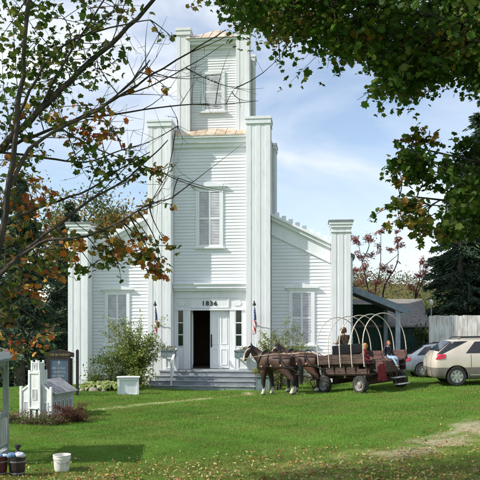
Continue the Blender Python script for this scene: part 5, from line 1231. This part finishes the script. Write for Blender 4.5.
# thin red-leaved trees right of the church
bp = Vector((8.9,45,.2)); Y = 45
st = [([bp,at(375,296,Y),at(380,270,Y),at(381,229,Y)],.07,.012),([bp+Vector((.3,0,.2)),at(383,293,Y),at(394,270,Y),at(398,257,Y),at(396,233,Y)],.075,.012),([bp,at(368,290,Y),at(362,262,Y),at(358,240,Y)],.06,.012),([at(380,270,Y),at(388,263,Y),at(399,254,Y)],.04,.015),([at(362,262,Y),at(369,246,Y),at(367,235,Y)],.04,.012)]
cl = [(at(px,py,Y+dy),r,int(n*3.0),None) for px,py,r,n,dy in ((354,242,.45,90,0),(358,256,.4,60,.5),(356,270,.45,80,-.4),(361,283,.5,90,.3),(367,236,.42,80,0),(370,256,.35,50,.3),(366,268,.4,60,-.3),(381,230,.28,50,0),(378,247,.25,25,.2),(383,268,.38,70,0),(388,272,.3,45,.2),(376,283,.4,60,0),(368,291,.5,90,.3),(396,240,.3,50,0),(399,246,.3,50,.1),(391,250,.25,30,0),(397,232,.2,25,0),(398,262,.15,8,0),(390,282,.25,22,0))]
limb_tree('red_leaved_tree', st, 'tall thin tree with sparse purple red leaves directly right of the corner pillar', cl, PURPLE, .15, 'bark', base=bp, group='sparse red leaved trees')
bp = Vector((11.3,46,.3)); Y = 46
st = [([bp,at(415,298,Y),at(420,278,Y),at(420,261,Y)],.07,.012),([at(415,298,Y),at(424,278,Y),at(425,268,Y)],.04,.012),([at(416,292,Y),at(412,285,Y)],.02,.008)]
cl = [(at(px,py,Y),r,int(n*2.8),None) for px,py,r,n in ((420,263,.35,60),(423,271,.35,60),(419,276,.3,50),(413,288,.3,45),(421,284,.25,30),(426,266,.2,20),(416,294,.25,30))]
limb_tree('red_leaved_tree', st, 'short slender tree with sparse purple red leaves just left of the yard lamp', cl, PURPLE, .15, 'bark', base=bp, group='sparse red leaved trees')

# ------------------------------------------------------------------ the two maples whose boughs frame the view
G1 = [(.075,.135,.022),(.10,.16,.028),(.055,.105,.018),(.16,.17,.03)]; MIX = [(.30,.12,.025),(.34,.22,.05),(.14,.15,.03),(.07,.11,.025),(.09,.13,.025),(.15,.17,.035)]; OR = [(.55,.22,.035),(.48,.14,.03),(.58,.34,.07),(.32,.09,.035),(.18,.18,.04),(.12,.15,.03)]
bp = Vector((-4.9,8.6,gz(-4.9,8.6)-.05)); tk = lambda z: bp+Vector((.08*z*.4,0.02*z,z))
L_ = [([bp,tk(.6),tk(1.6),tk(3.0),tk(4.6),tk(6.6),tk(9.0),tk(11)],.26,.05),
 ([tk(2.6),at(-60,205,9),at(0,146,9),at(38,112,8.9),at(80,72,8.8),at(120,36,8.7),at(154,0,8.6),at(176,-30,8.5)],.055,.018),
 ([tk(2.5),at(-50,190,9.1),at(0,152,9.2),at(45,132,9.3),at(100,108,9.4),at(150,76,9.5),at(200,46,9.6),at(226,30,9.7)],.032,.006),
 ([tk(1.7),at(-40,318,8.8),at(5,270,8.8),at(34,243,8.9),at(62,222,8.9),at(92,199,9.0),at(122,182,9.0),at(150,158,9.1),at(168,140,9.1)],.032,.006),
 ([at(20,256,8.8),at(48,240,8.7),at(78,238,8.6),at(112,226,8.6),at(146,206,8.6),at(172,198,8.6)],.024,.006),
 ([tk(1.9),at(-30,250,9.0),at(10,222,9.0),at(47,205,9.1),at(90,189,9.2),at(118,170,9.2),at(150,152,9.2)],.026,.006),
 ([tk(1.4),at(-30,330,8.3),at(2,235,8.3),at(12,160,8.3),at(20,90,8.3),at(26,30,8.3),at(30,-30,8.3)],.045,.02),
 ([at(8,190,8.3),at(30,150,8.4),at(60,128,8.5),at(95,112,8.6),at(125,88,8.7),at(150,60,8.8)],.026,.007),
 ([at(0,152,9.2),at(45,158,9.3),at(85,162,9.3),at(122,150,9.3),at(150,142,9.2)],.018,.004),
 ([at(80,118,9.4),at(130,112,9.5),at(180,105,9.6),at(226,104,9.7),at(258,101,9.8)],.014,.003),
 ([at(110,100,9.4),at(150,86,9.5),at(196,62,9.5),at(224,44,9.6)],.012,.003),
 ([at(60,128,8.5),at(100,150,8.8),at(150,168,9.0),at(178,178,9.0)],.011,.003),
 ([at(38,112,8.9),at(60,70,8.7),at(85,30,8.6),at(110,-10,8.5)],.02,.008),([at(10,140,8.9),at(30,90,8.8),at(60,48,8.7),at(110,28,8.6),at(150,20,8.6)],.022,.006),
 ([at(100,108,9.4),at(130,84,9.3),at(148,64,9.2)],.012,.004),([at(150,205,8.6),at(166,176,8.7),at(180,160,8.8)],.006,.002),([at(170,105,9.6),at(178,122,9.6),at(174,136,9.6)],.005,.002),([at(226,104,9.7),at(232,92,9.7),at(238,86,9.7)],.005,.002),
 ([tk(5.0),bp+Vector((-1.5,-.6,7.0)),bp+Vector((-2.6,-1,8.5))],.09,.03),([tk(5.5),bp+Vector((1.2,.8,8.0)),bp+Vector((2.4,1.2,9.6))],.09,.03),([tk(5),bp+Vector((.5,-1.6,7.5)),bp+Vector((.6,-2.8,8.6))],.08,.03),([tk(6),bp+Vector((-.6,1.6,8.5)),bp+Vector((-1,2.6,10))],.08,.03),([tk(4.2),bp+Vector((-1.0,.9,5.6)),bp+Vector((-1.8,1.7,7.2))],.08,.03)]
CLs = []
for px,py,r,n,pal_ in [(12,22,.42,90,G1),(38,34,.42,90,G1),(62,54,.36,80,G1),(86,58,.34,75,G1),(50,80,.36,80,G1),(74,86,.30,60,G1),(20,66,.42,95,G1),(98,72,.22,30,G1),(12,108,.36,60,G1),(36,104,.32,55,G1),(60,108,.28,45,MIX),(100,22,.26,40,G1),(118,10,.22,26,MIX),(90,8,.28,40,G1),(60,14,.35,60,G1),(80,36,.3,50,G1),(112,64,.13,10,MIX),(16,88,.4,70,G1),(46,56,.36,70,G1),(30,8,.4,70,G1),(70,72,.3,55,G1),
  (58,118,.20,26,OR),(98,112,.20,26,OR),(50,102,.22,26,MIX),(84,128,.15,16,MIX),(135,88,.10,6,MIX),(150,82,.10,6,OR),(160,36,.10,5,MIX),(172,37,.07,3,MIX),(168,90,.08,4,OR),(20,135,.20,26,G1),(32,112,.2,24,MIX),(40,150,.15,14,MIX),(8,128,.25,26,MIX),
  (78,160,.15,16,G1),(92,152,.20,26,G1),(100,166,.22,34,G1),(116,170,.22,36,G1),(132,160,.20,30,G1),(146,168,.18,26,G1),(158,172,.14,14,MIX),(84,140,.20,24,OR),(100,136,.22,30,OR),(112,128,.18,18,OR),(74,132,.14,12,OR),(124,182,.12,10,MIX),(160,180,.09,6,OR),
  (66,238,.18,26,MIX),(82,246,.20,30,OR),(98,250,.20,34,MIX),(112,246,.20,32,OR),(126,252,.20,34,OR),(140,258,.20,34,MIX),(152,266,.18,28,OR),(160,252,.16,20,MIX),(150,240,.14,12,OR),(134,236,.12,10,MIX),(118,264,.12,10,G1),(92,266,.14,14,G1),(78,268,.14,12,G1),(164,240,.08,5,OR),(160,270,.08,5,MIX),(172,206,.07,5,OR),(150,204,.09,6,OR),(100,230,.12,8,MIX),
  (10,205,.30,40,MIX),(30,218,.25,32,OR),(14,240,.28,36,MIX),(40,236,.22,26,MIX),(54,250,.20,24,MIX),(20,262,.28,36,MIX),(44,264,.22,26,G1),(8,285,.28,36,MIX),(30,292,.22,26,OR),(14,315,.22,24,MIX),(52,274,.16,14,OR),(34,188,.2,24,OR),(14,180,.25,30,MIX),(50,196,.15,12,OR),(6,160,.25,30,MIX),(40,340,.16,14,OR),(12,338,.2,18,OR),(20,352,.14,10,OR),(46,328,.12,8,MIX),(28,162,.15,14,MIX)]:
    Y_ = {0:8.7,1:9.0,2:9.2}[random.randint(0,2)]; CLs.append((at(px,py,Y_), r*1.08, int(n*(1.35 if py > 195 else (.95 if py > 110 else .66))), pal_))
for i in range(110):   # the crown above and behind, out of the photograph
    c_ = bp+Vector((random.gauss(.3,1.7),random.gauss(-.2,1.6),random.uniform(6.8,10.5)))
    if c_.x/c_.y*700+240 > -40 and 322-(c_.z-2.7)/c_.y*700 > -45: continue
    CLs.append((c_, .6, 60, random.choice((G1,G1,MIX))))
for i in range(85):  # extra leaf clusters out of view, added to shade the near ground
    c_ = Vector((random.gauss(-6.2,1.6),random.gauss(9.75,.5),random.uniform(5.5,9.6)))
    if c_.x/c_.y*700+240 > -45 and 322-(c_.z-2.7)/c_.y*700 > -50: continue
    CLs.append((c_, .55, 60, random.choice((G1,G1,MIX))))
limb_tree('maple_tree', L_, 'turning maple with green and orange leaves whose branches reach in from the left edge', CLs, G1, .094, 'bark', base=bp, group='maples framing the view', tmpl=MAPLE, sub=4, dens=1.25, twigs=95)
bp = Vector((7.4,9.2,gz(7.4,9.2)-.05)); tk = lambda z: bp+Vector((-.06*z,0,z))
L_ = [([bp,tk(.6),tk(2),tk(4),tk(6),tk(8.5),tk(11)],.30,.06)]
for px,py,Y_,zs in ((215,-20,9.2,4.4),(300,-10,8.8,4.2),(372,30,9.4,3.8),(440,30,8.2,3.5),(430,70,9.8,3.6),(280,-60,10.2,5.5),(360,-60,7.8,5.2),(500,0,10.4,4.5)):
    e = at(px,py,Y_); s_ = tk(zs); L_.append(([s_, s_.lerp(e,.35)+Vector((0,0,.45)), s_.lerp(e,.7)+Vector((0,0,.35)), e], .075, .010))
for px,py,Y_ in ((410,146,9.0),(424,160,9.2),(400,195,9.1),(430,205,8.7),(460,180,9.2)):
    e = at(px,py,Y_); s_ = tk(2.6); L_.append(([s_, s_.lerp(e,.4)+Vector((0,0,.30)), s_.lerp(e,.75)+Vector((0,0,.18)), e], .05, .006))
BND = [(196,-8),(215,2),(230,10),(250,26),(262,14),(275,44),(292,50),(305,38),(330,36),(345,54),(352,66),(366,58),(380,80),(394,104),(410,98),(430,86),(450,76),(480,90),(520,95),(580,100)]
bx_, by_ = [q[0] for q in BND], [q[1] for q in BND]; CLs = []
RG = [(.065,.135,.019),(.09,.16,.024),(.048,.105,.016),(.14,.18,.032)]; RGO = [(.12,.15,.03),(.28,.23,.04),(.38,.20,.05),(.09,.13,.024)]
for i in range(150):   # hanging fringe
    px = random.uniform(205,560); bb = interp(bx_,by_,px); d_ = 9+abs(random.gauss(0,18)); Y_ = random.uniform(8.2,10.4)
    CLs.append((at(px,bb-d_,Y_), .19+.004*min(d_,40), 26+int(min(d_,50)*.6), RGO if random.random() < .22 else RG))
for i in range(190):   # the mass above it
    px = random.uniform(235,640); bb = interp(bx_,by_,min(px,580)); Y_ = random.uniform(7.4,11.5)
    CLs.append((at(px,bb-30-random.random()**1.2*190,Y_), .48, 85, RG))
for i in range(84):    # lower bough on the right
    py = random.uniform(140,236); left = interp([132,140,152,170,190,212,228,240],[416,408,403,399,398,397,418,440],py); px = left+random.random()**.8*(560-left)
    if py < 175 and 438 < px < 500 and random.random() < .6: py = random.uniform(185,232)
    CLs.append((at(px,py,random.uniform(8.5,9.7)), .20, 46, RGO if (px < 420 and random.random() < .35) else RG))
for px,py,r,n in ((404,140,.12,20),(416,136,.14,26),(424,144,.14,26),(396,182,.10,12),(392,206,.10,14),(400,222,.12,18),(396,170,.08,8),(426,232,.14,22),(440,236,.14,20),(414,226,.12,16)): CLs.append((at(px,py,9.0), r, n, RGO))
limb_tree('maple_tree', L_, 'dark green maple whose leafy boughs hang across the top right of the photo', CLs, RG, .096, 'bark', base=bp, group='maples framing the view', tmpl=MAPLE, sub=4, dens=1.45)

n = 5200; x = RNG.uniform(20,190,n)*np.where(RNG.random(n)<.35,-1,1); y = RNG.uniform(150,330,n); cl_ = vnoise(x*.09,y*.09,3)+.6*RNG.random(n); kk = cl_ > .0; x, y = x[kk], y[kk]; n = len(x)
pp = np.repeat(np.stack([x,y,gz_np(x,y)+1.5],-1),14,0); pp = pp+RNG.normal(size=pp.shape)*np.array((1.6,1.6,1.5))
base_ = np.array([(.06,.08,.025),(.10,.11,.03),(.13,.11,.035),(.15,.085,.03),(.05,.065,.025)])[RNG.integers(0,5,n)]
Vw, Fw, Cw = leaf_faces(pp, RNG.uniform(.4,.95,len(pp)), 1.0, np.concatenate([np.repeat(base_,14,0)*RNG.uniform(.8,1.2,(len(pp),1)), np.ones((len(pp),1))],1), LEAF)
tag(np_mesh('woodland', Vw, Fw, M['leaf'], {'col': ('FLOAT_COLOR', Cw)}, domain='FACE', smooth=False), kind='stuff')
